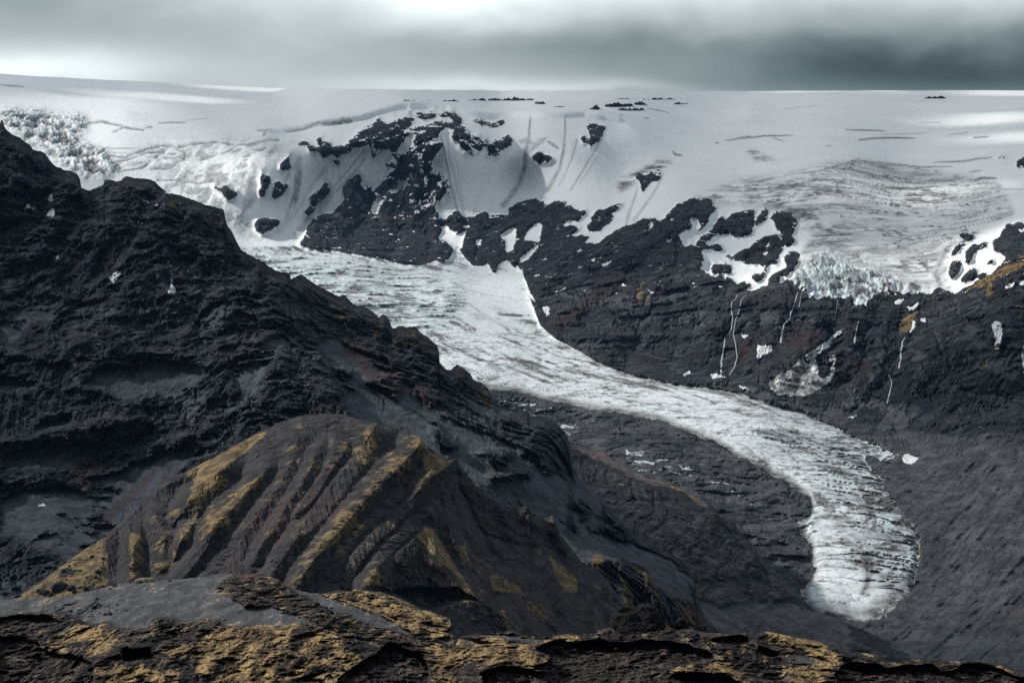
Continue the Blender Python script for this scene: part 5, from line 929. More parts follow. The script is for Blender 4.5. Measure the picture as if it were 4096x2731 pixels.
def rel_G(U, V, D, P, tp):
    Us, Vs = warp(U, V, 16, 60, 401); Uf, Vf = warp(U, V, 9, 26, 403)
    ash = soft(polys(Us, Vs, ASH), 6); cl = sstep(soft(polys(Us, Vs, CLIFF), 14) + 0.55 * fbm(P, 3.0, 5, 0.65, seed=424), 0.38, 0.60); gold = soft(polys(Us, Vs, GOLD), 16)
    rk = 1 - ash
    p2 = P * np.array([0.9, 0.2, 1.3])
    wp_ = np.stack([fbm(P, 5, 3, seed=421), fbm(P, 5, 3, seed=422), fbm(P, 5, 3, seed=423)], -1) * 2.0; p2 = p2 + wp_
    big = fbm(p2, 11, 5, 0.6, True, seed=405); med = fbm(p2, 2.6, 5, 0.62, True, seed=406); fine_ = fbm(p2, 0.9, 3, 0.6, seed=407)
    beds = fbm(P, 2.2, 4, 0.6, an=(5, 5, 0.5), seed=408)
    rel = rk * (5.2 * big + 2.3 * med + 0.8 * beds + 0.5 * fine_) + ash * (0.8 * fbm(P, 16, 3, seed=409) + 0.10 * fine_)
    rel = rel - cl * (6.0 + 1.0 * fbm(P * np.array([1, 1, .35]), 3.5, 4, 0.6, True, seed=410))
    fade = sstep(V - tp, 0, 16) * 0.7 + 0.3
    rel = rel * fade
    rub = polys(Us, Vs, [Z('C1', [(1440, 930), (1560, 840), (1700, 840), (1900, 900), (2100, 1020), (2352, 1100), (2352, 1260), (2100, 1170), (1950, 1120), (1800, 1060), (1650, 1040), (1500, 960)]), Z('C2', [(0, 850), (200, 880), (330, 980), (500, 1070), (700, 1140), (1000, 1220), (1380, 1270), (1300, 1320), (1000, 1310), (700, 1260), (500, 1200), (300, 1120), (100, 1000)]), Z('C1', [(240, 1080), (420, 1030), (640, 990), (760, 1050), (800, 1100), (560, 1130), (420, 1100)]), Z('C1', [(880, 1210), (1040, 1130), (1180, 1150), (1220, 1240), (1100, 1270), (930, 1230)])])
    rb = soft(rub, 3)
    lump = sstep(fbm(p2, 1.3, 3, 0.6, seed=411), 0.02, 0.3)
    rel = rel + rb * (1.1 * lump)
    ga = gold * 0.36 * (1 - 0.6 * rb) * (1 - cl) + 0.10 * rk * (1 - cl) + 0.55 * fbm(p2, 3.2, 5, 0.68, seed=413) * rk * (0.4 + gold)
    mA, mB = pack(U * 0, 0, 0, ga, ash * 1.0, 0.5 * sstep(fbm(P, 6, 3, seed=412), 0.05, 0.35) * rk + 0.3 * rb)
    return rel, U * 0, mA, mB
M_G = terrain_material('foreground_rock', 0.16, (0.013, 0.012, 0.013), (0.046, 0.038, 0.036), (0.072, 0.076, 0.084), (0.46, 0.32, 0.155), (0.15, 0.10, 0.055), (0.075, 0.05, 0.048), bump=1.0, mossnoise=1.1, moss_slope=0.6, stretch=(1, 0.3, 1))
LG = build_layer('rocky_foreground', -460, 4560, 2.0, G_TOP, [(-500, 2790), (4700, 2800)], 250, G_CTRL, rel_G, M_G,
                 'rough foreground hill of grey ash, dark overhanging rock and golden moss along the bottom', 'hill', [(4, 1.2), (30, 16), (120, 90)], 5, 23)
# ------------------------------------------------------------------ the ground under it all
gy = np.linspace(-400, 3600, 60); gx = np.linspace(-2600, 2600, 80)
GX, GY = np.meshgrid(gx, gy[::-1])
GP = np.stack([GX, GY, CAMZ - 92 - 0.166 * GY], -1); GP[..., 2] -= 8 * (1 + fbm(GP, 300, 4, seed=801))
z0 = np.zeros(GX.shape); ga_, gb_ = pack(z0, 0, 0, 0.15, 0.6, 0.2)
tag(make_mesh('ground', GP.reshape(-1, 3), quads(60, 80), M_L, {'mA': ga_.reshape(-1, 4), 'mB': gb_.reshape(-1, 4)}), 'dark rubble ground at the foot of the ridges', 'ground', kind='structure')
# ------------------------------------------------------------------ haze: the air of the valley
def box(name, lo, hi, mat):
    x0, y0, z0 = lo; x1, y1, z1 = hi
    v = [(x0, y0, z0), (x1, y0, z0), (x1, y1, z0), (x0, y1, z0), (x0, y0, z1), (x1, y0, z1), (x1, y1, z1), (x0, y1, z1)]
    f = [(0, 3, 2, 1), (4, 5, 6, 7), (0, 1, 5, 4), (1, 2, 6, 5), (2, 3, 7, 6), (3, 0, 4, 7)]
    return make_mesh(name, v, f, mat, smooth=False)
hm = bpy.data.materials.new('haze_air'); hm.use_nodes = True
h = NT(hm.node_tree); h.n.clear()
ho = h.node('ShaderNodeOutputMaterial'); hv = h.node('ShaderNodeVolumePrincipled')
hv.inputs['Color'].default_value = (0.28, 0.56, 1.0, 1)
hv.inputs['Density'].default_value = HAZE
hv.inputs['Anisotropy'].default_value = 0.2
h.l.new(hv.outputs[0], ho.inputs['Volume'])
if HAZE > 0:
    tag(box('haze', (-9000, -400, -1200), (9000, 24000, 2500), hm), 'thin blue-grey air filling the valley', 'haze', kind='stuff')

# ------------------------------------------------------------------ loose clouds added high above, out of view: gaps shaped to let the sun through in patches
def cloud_deck():
    zc = 3600.0
    gx = np.arange(-9500, 7500, 140.0); gy = np.arange(-1500, 15800, 140.0)
    GX, GY = np.meshgrid(gx, gy)
    n = 1.3 * fbm(np.stack([GX, GY, GX * 0], -1), 1300, 5, 0.62, seed=501)
    dens = 0.55 + n
    def up(u, v, D):
        p = unproj(np.array([float(u)]), np.array([float(v)]), np.array([float(D)]))[0]
        t = (zc - p[2]) / SDIR.z
        return p[0] + SDIR.x * t, p[1] + SDIR.y * t
    # (place seen at u, v and distance; radius across, radius deep; >0 opens the cloud, <0 closes it)
    for u, v, D, rx, ry, am in LIT:
        x, y = up(u, v, D)
        q = ((GX - x) / rx) ** 2 + ((GY - y) / ry) ** 2
        dens = dens - am * np.exp(-q)
    hth = 60 + 220 * np.clip(dens, 0, 1)
    keep = dens > 0.30
    nr_, nc_ = GX.shape
    bump = fbm(np.stack([GX, GY, GX * 0 + 5], -1), 420, 4, 0.6, seed=502)
    lo = np.stack([GX, GY, zc - hth * 0.35 + 60 * bump], -1).reshape(-1, 3); hi_ = np.stack([GX, GY, zc + hth + 120 * bump], -1).reshape(-1, 3)
    q = quads(nr_, nc_); kq = keep.ravel()[q].all(1); q = q[kq]
    n_ = nr_ * nc_
    # side walls along the open edges
    e = np.concatenate([q[:, [0, 1]], q[:, [1, 2]], q[:, [2, 3]], q[:, [3, 0]]], 0)
    key = np.sort(e, 1); kk = key[:, 0].astype(np.int64) * n_ + key[:, 1]
    _, idx, cnt = np.unique(kk, return_index=True, return_counts=True)
    b = e[idx[cnt == 1]]
    walls = np.stack([b[:, 0], b[:, 1], b[:, 1] + n_, b[:, 0] + n_], -1)
    F = np.concatenate([q, q[:, ::-1] + n_, walls], 0)
    co, ff, _a = submesh(np.concatenate([lo, hi_], 0), F, {})
    m = bpy.data.materials.new('cloud'); m.use_nodes = True
    g = NT(m.node_tree); g.n.clear()
    o = g.node('ShaderNodeOutputMaterial'); tr = g.node('ShaderNodeBsdfTransparent'); tl = g.node('ShaderNodeBsdfTranslucent')
    tl.inputs[0].default_value = (0.55, 0.60, 0.64, 1)
    mx = g.node('ShaderNodeMixShader'); mx.inputs[0].default_value = 0.42
    g.l.new(tr.outputs[0], mx.inputs[1]); g.l.new(tl.outputs[0], mx.inputs[2]); g.l.new(mx.outputs[0], o.inputs[0])
    tag(make_mesh('shade_clouds', co, ff, m), 'unseen cloud deck added to shade the land, with gaps for sun patches', 'shade_clouds', kind='stuff')
LIT = [(900, 2000, 1700, 260, 200, 0.8), (200, 500, 9700, 500, 300, 0.9), (1250, 1650, 2100, 260, 220, 0.6), (2000, 1750, 2250, 260, 240, 0.5), (300, 395, 11000, 420, 330, 1.5), (60, 460, 10100, 500, 330, 1.3), (560, 378, 11800, 420, 250, 1.2), (120, 560, 9200, 700, 350, 0.9), (3950, 372, 12800, 500, 200, 0.6), (3880, 465, 11000, 520, 330, 1.4), (4050, 560, 9800, 350, 350, 0.8), (1400, 440, 10800, 900, 350, 0.35), (3400, 368, 12900, 500, 120, 0.5), (800, 430, 11000, 900, 900, -0.4), (3200, 450, 11000, 1100, 700, -0.5),
       (1300, 1080, 7500, 600, 500, 0.8), (1500, 1200, 6700, 450, 420, 0.9), (2000, 1420, 5400, 550, 450, 1.0), (2500, 1560, 4850, 500, 400, 1.0), (3000, 1720, 4300, 450, 380, 1.1), (3300, 1850, 4000, 380, 350, 1.0), (3350, 2200, 3450, 260, 320, 0.7), (3500, 780, 7900, 600, 500, 0.9),
       (1800, 620, 9100, 1100, 500, -0.9), (2600, 600, 9200, 900, 900, -0.9), (2900, 1300, 5600, 600, 600, 0.2), (4050, 1150, 5600, 260, 400, 1.0), (3900, 1900, 4000, 500, 600, -0.6), (2200, 1000, 7300, 600, 600, -0.6), (700, 500, 9600, 500, 500, -0.5),
       (300, 1000, 2550, 300, 260, -0.5), (500, 1500, 2300, 420, 300, 0.6), (1100, 1400, 2350, 260, 260, 0.5), (1500, 1900, 1720, 330, 330, 0.9), (2200, 2300, 1700, 330, 330, 0.8), (300, 2250, 1640, 200, 150, 0.8), (1500, 2450, 310, 420, 420, 1.4), (3200, 2600, 290, 420, 420, 1.2), (2450, 1900, 3400, 300, 260, 0.6), (1350, 1250, 2560, 200, 200, 0.6)]
cloud_deck()


# ------------------------------------------------------------------ single things: rocks in the ice, snow patches, waterfalls, boulders
def plain(name, col, rough=0.9, unit=1.0, bump=1.0, col2=None, spec=0.2):
    m = bpy.data.materials.new(name); m.use_nodes = True
    g = NT(m.node_tree); g.n.clear()
    o = g.node('ShaderNodeOutputMaterial'); b = g.node('ShaderNodeBsdfPrincipled'); g.l.new(b.outputs[0], o.inputs[0])
    pos = g.node('ShaderNodeNewGeometry').outputs['Position']
    a = g.noise(pos, 1 / (unit * 6), 6, 0.65, 0.3); c = g.noise(pos, 1 / (unit * 2), 5, 0.7)
    col2 = col2 or tuple(x * 0.4 for x in col)
    g.l.new(g.mix(g.mul(g.ramp(c, 0.35, 0.5, 1, 0), 0.6), g.mix(g.ramp(a, 0.42, 0.6), col + (1,), col2 + (1,)), tuple(x * 0.5 for x in col2) + (1,)), b.inputs['Base Color'])
    b.inputs['Roughness'].default_value = rough; b.inputs['Specular IOR Level'].default_value = spec
    bp = g.node('ShaderNodeBump'); bp.inputs['Distance'].default_value = unit * 2.5 * bump
    g.l.new(g.add(g.mul(a, 2.5), c), bp.inputs['Height']); g.l.new(bp.outputs[0], b.inputs['Normal'])
    return m
M_ROCKFAR = plain('black_rock', (0.018, 0.020, 0.024), unit=4, col2=(0.008, 0.010, 0.014))
M_SNOW = plain('old_snow', (0.70, 0.71, 0.73), 0.6, unit=4, bump=0.3, col2=(0.66, 0.66, 0.67))
M_WATER = plain('falling_water', (0.44, 0.49, 0.54), 0.3, unit=2, bump=0.3, col2=(0.42, 0.50, 0.58), spec=0.5)
M_ROCKNEAR = plain('dark_lava', (0.045, 0.038, 0.036), unit=0.13, col2=(0.013, 0.012, 0.014))
M_TOWER = plain('black_lava', (0.022, 0.019, 0.020), unit=0.12, col2=(0.007, 0.007, 0.009), bump=1.3)
M_ROCKMOSS = plain('mossy_lava', (0.30, 0.20, 0.085), unit=0.13, col2=(0.022, 0.019, 0.019))
M_PALE = plain('pale_rock', (0.30, 0.25, 0.21), unit=0.12, col2=(0.13, 0.10, 0.085))
M_ROCKMID = plain('grey_lava', (0.040, 0.042, 0.048), unit=0.9, col2=(0.015, 0.016, 0.02))

def nunatak(u0, u1, v, hpx, label, seed, group):
    n = int(max(14, (u1 - u0) / 2.2)); us = np.linspace(u0, u1, n)
    base = sample(FAR, us, us * 0 + v); up_ = sample(FAR, us, us * 0 + v - 6); slope = ((up_ - base)[:, 2] / np.maximum((up_ - base)[:, 1], 5)).clip(-0.2, 0.6)
    D_ = base[:, 1].mean(); hm_ = 2.1 * hpx * D_ / F_PX; dep = max(45.0, hm_ * 3.5)
    m = 13; s_ = np.linspace(-1, 1, m)
    prof = np.sqrt(np.clip(1 - np.abs(np.linspace(-1, 1, n)) ** 3, 0, 1))
    g1 = fbm(np.stack([us / 9, us * 0, us * 0 + seed], -1), 2.2, 4, 0.65, seed=seed)
    top_ = np.clip(0.55 + 0.9 * g1, 0.02, 1.3) * prof
    G = np.zeros((m, n, 3))
    for i in range(m):
        dy = s_[i] * dep * 0.5 * (0.4 + 0.6 * prof)
        G[i] = base + np.stack([base[:, 0] / base[:, 1] * dy, dy, slope * dy], -1)
        G[i, :, 2] += hm_ * top_ * (1 - abs(s_[i]) ** 1.6) - 3 + 0.25 * hm_ * fbm(G[i], 30, 3, 0.6, seed=seed)
    G = G[::-1]
    o = make_mesh('rock_outcrop', G.reshape(-1, 3), quads(m, n), M_ROCKFAR)
    recentre(o, G.reshape(-1, 3).mean(0).tolist())
    tag(o, label, 'rock outcrop', group)
NG = 'black rocks breaking through the ice cap'
for a in [(1606, 1665, 406, 4, 'thin black rock line behind the snowy dome, leftmost of the rocks in the ice'), (1668, 1730, 408, 2.5, 'faint thin string of rocks just right of the leftmost line behind the dome'), (1758, 1842, 406, 5, 'short black rock line on the ice between the dome top and the long rock band'),
          (1872, 2140, 402, 8, 'longest black rock band lying on the ice cap, behind the dome'), (2137, 2186, 416, 7, 'small pair of black rocks at the right end of the longest rock band'), (2232, 2284, 406, 2.5, 'very thin faint rock sliver right of the longest rock band'), (2210, 2262, 428, 5, 'small flat black rock alone, below the thin faint sliver'),
          (2356, 2400, 438, 13, 'rounded black rock hump with a pale centre, lowest left of the central rock cluster'), (2418, 2534, 424, 11, 'lumpy black rock row in the middle of the central cluster'), (2470, 2580, 440, 8, 'flat black rock strip with a dirt tail trailing right, lowest of the central cluster'), (2536, 2592, 419, 10, 'domed black rock right of the lumpy row'),
          (2448, 2530, 397, 4, 'thin rock line high above the lumpy row'), (2562, 2728, 397, 5, 'long thin rock band on the ice near the skyline, right of centre'), (2695, 2752, 416, 6, 'short black rock under the right end of the long thin band'), (3694, 3788, 394, 7, 'lone black rock strip on the ice cap far to the right')]:
    nunatak(a[0], a[1], a[2], a[3], a[4], int(a[0]) % 97, NG)

def drape(L, poly, thick, name, label, cat, mat, group=None, step=1.4, rag=9.0, recess=None):
    P_ = np.array(poly); lo = P_.min(0) - 8; hi_ = P_.max(0) + 8
    gu = np.arange(lo[0], hi_[0], step); gv = np.arange(lo[1], hi_[1], step)
    GU, GV = np.meshgrid(gu, gv)
    a = fbm(np.stack([GU, GV, GU * 0 + 3], -1), 13, 4, 0.75, seed=601) * rag; b = fbm(np.stack([GU, GV, GU * 0 + 8], -1), 13, 4, 0.75, seed=602) * rag
    m = inpoly(GU + a, GV + b, poly)
    d = boxblur(boxblur(m.astype(float), 2), 2)
    S_ = sample(L, GU, GV); R_ = rays(GU, GV); R_ /= np.linalg.norm(R_, axis=-1, keepdims=True)
    topv = S_ - R_ * (thick * (0.35 + 0.9 * sstep(d, 0.3, 1)))[..., None]; botv = S_ + R_ * thick
    n_ = GU.size; q = quads(*GU.shape); q = q[m.ravel()[q].all(1)]
    if len(q) == 0: return None
    e = np.concatenate([q[:, [0, 1]], q[:, [1, 2]], q[:, [2, 3]], q[:, [3, 0]]], 0); key = np.sort(e, 1); kk = key[:, 0].astype(np.int64) * n_ + key[:, 1]
    _, idx, cnt = np.unique(kk, return_index=True, return_counts=True); bb = e[idx[cnt == 1]]
    F = np.concatenate([q, q[:, ::-1] + n_, np.stack([bb[:, 1], bb[:, 0], bb[:, 0] + n_, bb[:, 1] + n_], -1)], 0)
    co, ff, _a = submesh(np.concatenate([topv.reshape(-1, 3), botv.reshape(-1, 3)], 0), F, {})
    o = make_mesh(name, co, ff, mat); recentre(o, co.mean(0).tolist())
    tag(o, label, cat, group)
    return o
SG = 'snow patches left on the dark mountain'
for key, p, lab in [('A1', [(158, 1062), (185, 1035), (205, 1052), (235, 1043), (243, 1085), (210, 1072), (165, 1074)], 'bow-tie shaped snow patch, leftmost on the dark mountain'), ('A1', [(320, 1000), (333, 963), (357, 963), (360, 1002), (345, 1022), (326, 1017)], 'upright oval snow patch, upper one of the three on the upper left slope'),
    ('A1', [(311, 1112), (345, 1066), (377, 1073), (362, 1100), (380, 1115), (340, 1129)], 'triangular snow patch below the upright oval one'), ('A1', [(733, 1530), (765, 1500), (832, 1476), (812, 1507), (792, 1540), (765, 1570), (750, 1560)], 'large heart-shaped grey snow patch in a gully of the dark mountain'), ('A1', [(372, 1417), (383, 1383), (400, 1378), (392, 1412)], 'small slanting snow sliver left of the heart-shaped patch'),
    ('B1', [(1128, 292), (1140, 252), (1148, 200), (1160, 200), (1166, 238), (1184, 260), (1177, 306), (1145, 302)], 'drop-shaped snow patch with a thin upward tail'), ('B1', [(1166, 360), (1212, 341), (1216, 349), (1172, 369)], 'thin bright snow line under the drop-shaped patch'), ('A1', [(945, 1000), (975, 1008), (1016, 1026), (990, 1026)], 'thin snow streak near the top of the middle summit'),
    ('A1', [(1036, 1033), (1067, 1037), (1057, 1056)], 'tiny snow spot right of the thin snow streak'), ('A1', [(978, 1134), (1002, 1116), (994, 1137)], 'tiny slanting snow spot on the buttress under the middle summit'), ('A1', [(918, 1152), (938, 1142), (932, 1174)], 'tiny snow spot left of the slanting one, left of a close pair'), ('A1', [(945, 1168), (962, 1147), (957, 1172)], 'tiny snow spot, right one of a close pair'),
    ('A1', [(240, 1390), (258, 1388), (256, 1398), (242, 1398)], 'tiny flat snow dot low on the left slope'), ('C1', [(250, 368), (285, 362), (320, 374), (290, 384), (262, 380)], 'small broken snow remnant in the dark hollow at the lower left')]:
    drape(LL, Z(key, p), 1.0, 'snow_patch', lab, 'snow patch', M_SNOW, SG)
SG2 = 'snow patches on the right-hand cliffs'
for key, p, lab in [('B4', [(1483, 347), (1540, 323), (1555, 335), (1530, 362), (1490, 364)], 'oval snow patch just below the right edge of the hanging ice'), ('B4', [(1558, 373), (1600, 380), (1640, 348), (1654, 362), (1622, 397), (1585, 408)], 'curved snow patch right of the oval one'), ('B4', [(1657, 458), (1700, 453), (1692, 487), (1665, 492)], 'small round snow patch right of the waterfall head'),
    ('B4', [(1583, 567), (1598, 478), (1628, 478), (1617, 530)], 'narrow upright snow strip above the long right-hand waterfall'), ('B4', [(2133, 500), (2160, 478), (2203, 488), (2208, 560), (2193, 640), (2193, 674), (2123, 657), (2163, 625), (2150, 580)], 'tall bright snow patch in the bowl at the right edge'), ('B4', [(2216, 270), (2250, 228), (2292, 218), (2292, 240)], 'slanting snow streak high on the right-hand ridge'),
    ('B4', [(2300, 235), (2360, 200), (2400, 215), (2340, 240)], 'snow streak on the ridge at the very right edge'), ('B4', [(450, 567), (507, 563), (470, 602)], 'small wedge of snow between the two left waterfalls and a red scree'), ('B4', [(560, 640), (662, 638), (662, 682), (600, 712), (553, 742)], 'speckled snow patch on the cliff between the waterfalls'), ('B4', [(243, 835), (290, 828), (364, 856), (258, 864)], 'flat snow patch at the foot of the leftmost waterfall'),
    ('B4', [(58, 837), (115, 806), (112, 832), (70, 852)], 'small snow patch at the foot of the cliff, left of the leftmost waterfall'), ('B4', [(1162, 1120), (1238, 1107), (1203, 1133)], 'small bright snow patch on the lower talus right of the avalanche fan'), ('B4', [(1528, 1385), (1570, 1363), (1648, 1400), (1602, 1443), (1550, 1432)], 'white ice block field on the dark slope beside the glacier bend'),
    ('B4', [(412, 905), (455, 912), (504, 930), (480, 937)], 'thin snow line on the moraine beside the glacier'), ('A3', [(683, 1192), (720, 1172), (757, 1160), (745, 1180), (716, 1200), (690, 1200)], 'small slanting snow patch on the dark cliff in the centre'), ('A3', [(613, 1152), (640, 1142), (637, 1172), (620, 1172)], 'tiny square snow patch left of the slanting one on the central cliff'), ('A3', [(985, 1352), (1010, 1360), (1042, 1386), (1020, 1390)], 'small snow streak beside the mossy knob on the central cliff'),
    ('B3', [(285, 385), (310, 370), (335, 385), (335, 430), (315, 445), (290, 410)], 'dirty snow tongue on the cliff foot beside the glacier bend'), ('B4', [(2345, 640), (2400, 640), (2400, 850), (2345, 830), (2335, 700)], 'long snow strip cut off by the right edge'), ('A4', [(2300, 955), (2352, 945), (2400, 965), (2330, 972)], 'thin snow strip on the top of the right-hand shoulder')]:
    drape(FAR, Z(key, p), 3.0, 'snow_patch', lab, 'snow patch', M_SNOW, SG2)

def waterfall(key, pts, w, label, group='waterfalls on the right-hand cliffs'):
    L = np.array(Z(key, pts)); seg = np.r_[0, np.cumsum(np.linalg.norm(np.diff(L, axis=0), axis=1))]
    t = np.arange(0, seg[-1], 2.0); u = np.interp(t, seg, L[:, 0]); v = np.interp(t, seg, L[:, 1])
    u = u + 1.6 * fbm(np.stack([t, t * 0, t * 0 + w], -1), 18, 3, 0.6, seed=701)
    c = sample(FAR, u, v); R_ = rays(u, v); R_ /= np.linalg.norm(R_, axis=-1, keepdims=True)
    wd = 0.62 * w * (0.7 + 0.6 * t / max(t[-1], 1)) * (1 + 0.5 * fbm(np.stack([t, t * 0, t * 0], -1), 9, 3, 0.6, seed=702))
    rows = []
    for a in np.linspace(-1, 1, 7):
        off = np.sqrt(1 - a * a)
        rows.append(c + np.array([1, 0, 0]) * (a * wd / 2)[:, None] - R_ * (-1.5 + 4.5 * off))
    G = np.array(rows); m, n = G.shape[:2]
    q = quads(m, n)
    o = make_mesh('waterfall', G.reshape(-1, 3), q, M_WATER); recentre(o, G.reshape(-1, 3).mean(0).tolist())
    tag(o, label, 'waterfall', group)
for pts, w_, lab in [([(425, 300), (415, 330), (388, 350), (385, 400), (397, 460), (385, 540), (345, 590), (335, 660), (320, 740), (318, 830)], 5.5, 'long thin waterfall, leftmost on the cliffs, falling from the snow basin to the moraine'), ([(485, 300), (450, 340), (440, 400), (415, 470), (400, 560), (415, 640), (425, 720), (405, 790), (370, 840)], 4, 'faint waterfall just right of the leftmost one'),
    ([(832, 285), (810, 360), (785, 420), (780, 460), (740, 500), (725, 560), (718, 625)], 7, 'bright S-shaped waterfall left of the hanging ice'), ([(1242, 480), (1228, 520), (1220, 560), (1212, 630)], 6.5, 'short straight waterfall under the point of the hanging ice'), ([(1555, 585), (1535, 620), (1527, 680), (1525, 730), (1515, 795)], 8, 'tall white waterfall on the right cliff, below a narrow snow strip'),
    ([(1445, 835), (1455, 865), (1465, 890), (1455, 940), (1445, 980), (1435, 1030)], 4.5, 'broken lower cascade below the tall right-hand waterfall'), ([(1100, 350), (1090, 410), (1078, 470)], 3, 'very faint trickle under the middle of the hanging ice'), ([(855, 305), (840, 385)], 3, 'faint trickle right beside the top of the S-shaped waterfall')]:
    waterfall('B4', pts, w_, lab)

def lump(name, seed, sx, sy, sz, sub, amp, mat, blocky=0.5):
    import bmesh
    bm = bmesh.new(); bmesh.ops.create_icosphere(bm, subdivisions=sub, radius=1)
    co = np.array([v.co[:] for v in bm.verts])
    n = fbm(co + seed * 3.1, 1.3, 4, 0.6, True, seed=seed); st = np.floor(co[:, 2] * 4 + 1.5 * fbm(co + seed, 0.9, 2, seed=seed)) / 4
    r = 1 + amp * n + blocky * 0.25 * fbm(np.stack([co[:, 0], co[:, 1], st], -1) + seed, 0.7, 3, 0.6, seed=seed + 1)
    mx_ = np.abs(co).max(1); r = r * (1 - blocky * 0.35) + blocky * 0.35 / mx_
    co = co * r[:, None] * np.array([sx, sy, sz])
    for v, c in zip(bm.verts, co): v.co = c
    me = bpy.data.meshes.new(name); bm.to_mesh(me); bm.free(); me.materials.append(mat)
    return me
def put(name, me, L, u, v, sc, rz, label, cat, group=None, sink=0.3):
    p = sample(L, np.array([float(u)]), np.array([float(v)]))[0]
    o = bpy.data.objects.new(name, me); C.objects.link(o)
    o.location = (p[0], p[1], p[2] + sc * (0.5 - sink)); o.scale = (sc, sc, sc); o.rotation_euler = (0, 0, rz)
    tag(o, label, cat, group); return o
rr = np.random.RandomState(5)
PROT = [lump('boulder', 3 + k, *d_, 3, 0.20, m_) for k, (d_, m_) in enumerate([((1.0, .8, .55), M_ROCKNEAR), ((.8, 1.0, .7), M_ROCKNEAR), ((1.2, .8, .45), M_ROCKMOSS), ((.9, .9, .8), M_ROCKNEAR), ((1.1, .7, .5), M_ROCKMOSS)])]
FIELDS = [(Z('C1', [(1480, 900), (1560, 850), (1740, 850), (1900, 900), (2100, 1030), (2352, 1130), (2352, 1250), (2100, 1160), (1950, 1100), (1700, 1020), (1560, 960)]), 60, 'dark angular stone in the rubble strip right of the grey ash'),
          (Z('C2', [(330, 990), (500, 1080), (700, 1150), (1000, 1230), (1370, 1270), (1300, 1310), (1000, 1300), (700, 1250), (500, 1190), (340, 1110)]), 55, 'dark stone strewn below the moss-topped mound in the lower centre'), (Z('C3', [(1350, 1290), (1700, 1290), (1900, 1370), (2000, 1420), (1850, 1470), (1600, 1360), (1450, 1430)]), 40, 'stone lying around the golden moss cushion at the lower right'),
          (Z('C1', [(300, 1060), (640, 1000), (760, 1060), (740, 1120), (500, 1110)]), 22, 'reddish dark stone on the left end of the ash slope'), (Z('C2', [(560, 970), (860, 960), (1150, 1090), (1340, 1140), (1360, 1220), (1100, 1200), (800, 1060)]), 28, 'stone on the moss-topped mound in the lower centre'), (Z('C3', [(0, 1240), (300, 1235), (700, 1215), (1300, 1215), (1300, 1260), (700, 1262), (0, 1290)]), 36, 'stone along the dark rim beside the rock tower')]
FIELDS.append((Z('C1', [(460, 1000), (760, 925), (1100, 890), (1450, 860), (1430, 950), (1560, 1020), (1750, 1080), (1950, 1160), (1500, 1160), (1100, 1100), (700, 1130), (500, 1080)]), 46, 'small grey stone lying on the smooth ash slope of the foreground mound'))
for poly, cnt, lab in FIELDS:
    P_ = np.array(poly); lo = P_.min(0); hi_ = P_.max(0); k = 0
    while k < cnt:
        u, v = lo + rr.rand(2) * (hi_ - lo)
        if not inpoly(np.array([u]), np.array([v]), poly)[0]: continue
        s_ = (0.16 + 0.42 * rr.rand() ** 2.5) * (0.5 if 'smooth ash' in lab else 1)
        put('boulder', PROT[rr.randint(5)], LG, u, v, s_, rr.rand() * 6.28, lab, 'stone', 'stones: ' + lab, 0.35); k += 1
def at(key, x, y): return Z(key, [(x, y)])[0]
put('boulder', lump('pale_boulder', 31, 1.9, 0.9, 0.55, 4, 0.15, M_PALE), LG, *at('C1', 980, 888), 0.95, 0.1, 'large pale tan boulder lying on the crest of the grey ash mound', 'boulder')
put('boulder', lump('dark_boulder', 32, 1, .8, .5, 3, 0.15, M_ROCKNEAR), LG, *at('C1', 772, 918), 0.42, 0.1, 'small dark boulder on the ash crest, left of the pale one', 'boulder')
put('boulder', lump('white_stone', 33, 1, .8, .6, 3, 0.1, M_PALE), LG, *at('C1', 930, 1102), 0.2, 0.1, 'single pale stone in the middle of the grey ash slope', 'stone')
put('boulder', lump('grey_boulder', 34, 1.2, 1, .9, 4, 0.18, M_ROCKMID), LM, *at('C1', 400, 940), 5.5, 0.4, 'large grey boulder on the golden moss slope at the lower left', 'boulder')
put('boulder', lump('grey_boulder', 35, 1.1, 1, .7, 4, 0.18, M_ROCKMID), LM, *at('C1', 478, 935), 3.4, 1.4, 'medium grey boulder right of the largest one on the golden moss slope', 'boulder')
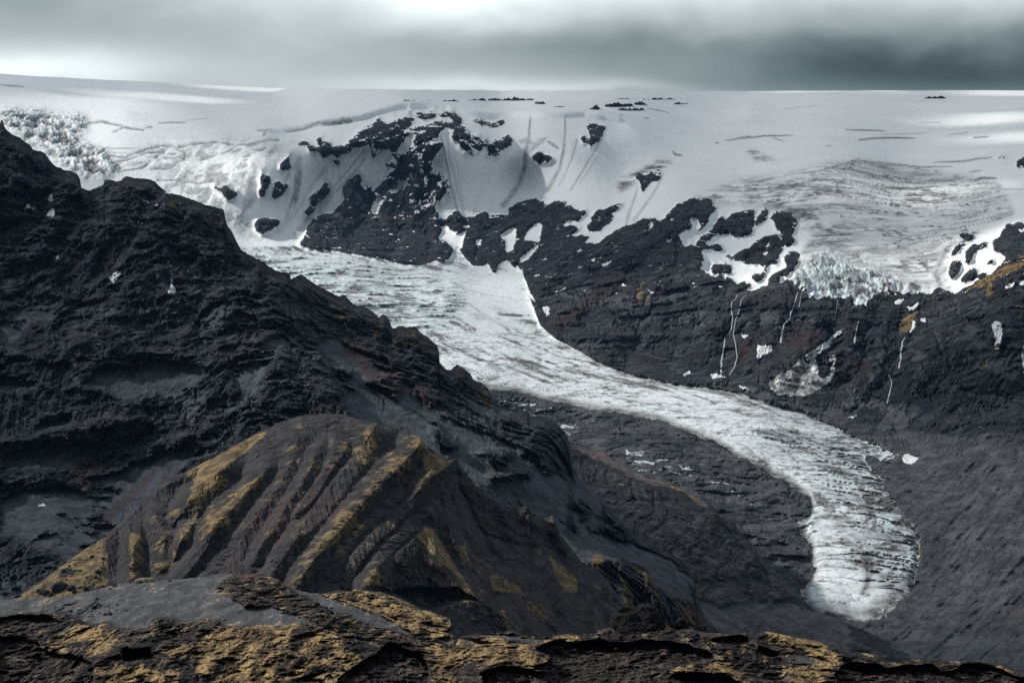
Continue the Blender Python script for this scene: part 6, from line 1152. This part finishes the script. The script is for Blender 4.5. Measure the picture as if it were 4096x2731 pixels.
put('boulder', lump('grey_boulder', 36, 1.1, 1, .7, 4, 0.18, M_ROCKMID), LM, *at('C1', 300, 970), 4.0, 2.4, 'grey boulder left of and below the largest one on the golden moss slope', 'boulder')
for k in range(34):
    u, v = at('C1', *((120, 990) if k == 0 else (100 + 600 * rr.rand(), 700 + 280 * rr.rand())))
    if inpoly(np.array([u]), np.array([v]), Z('C1', [(100, 1000), (300, 880), (520, 720), (700, 640), (715, 880), (600, 940), (450, 990)]))[0]:
        put('boulder', bpy.data.meshes['grey_boulder'], LM, u, v, 0.9 + 1.3 * rr.rand(), rr.rand() * 6, 'small grey rock dotting the golden moss slope at the lower left', 'stone', 'small rocks on the golden moss slope', 0.3)

def tower(parts_, key, label):
    """a rock tower grown from several blocks, one mesh"""
    import bmesh
    bm = bmesh.new(); ref = None
    for i, (x, y0, y1, wpx, dz) in enumerate(parts_):
        (u, vt) = at(key, x, y0); (_, vb) = at(key, x, y1)
        Dd = 299.0; c = unproj(np.array([u]), np.array([(vt + vb) / 2]), np.array([Dd + dz]))[0]
        hh = (vb - vt) / F_PX * Dd / 2; ww = wpx * 0.595 / F_PX * Dd / 2
        me = lump('tmp', 50 + i + int(x) % 7, ww * 1.05, ww * 0.9, hh * 1.1, 5, 0.42, M_TOWER, 0.5)
        if ref is None: ref = c.copy(); ref[2] -= hh
        me.transform(__import__('mathutils').Matrix.Translation(Vector((c - ref).tolist())))
        bm.from_mesh(me); bpy.data.meshes.remove(me)
    me = bpy.data.meshes.new('rock_tower'); bm.to_mesh(me); bm.free(); me.materials.append(M_TOWER)
    o = bpy.data.objects.new('rock_tower', me); C.objects.link(o); o.location = ref.tolist()
    tag(o, label, 'rock tower')
tower([(860, 1095, 1230, 190, 0), (835, 1052, 1120, 80, 0), (975, 1048, 1130, 120, .4), (990, 1090, 1230, 190, .2), (1070, 1125, 1200, 60, 0), (930, 1150, 1240, 260, -.4), (780, 1100, 1150, 40, 0), (1040, 1150, 1240, 100, 0)], 'C3', 'broad black rock tower with a blocky top standing on the foreground rim')
tower([(1215, 1138, 1215, 62, 0), (1240, 1165, 1225, 60, 0.2)], 'C3', 'small black rock knob right of the broad rock tower')
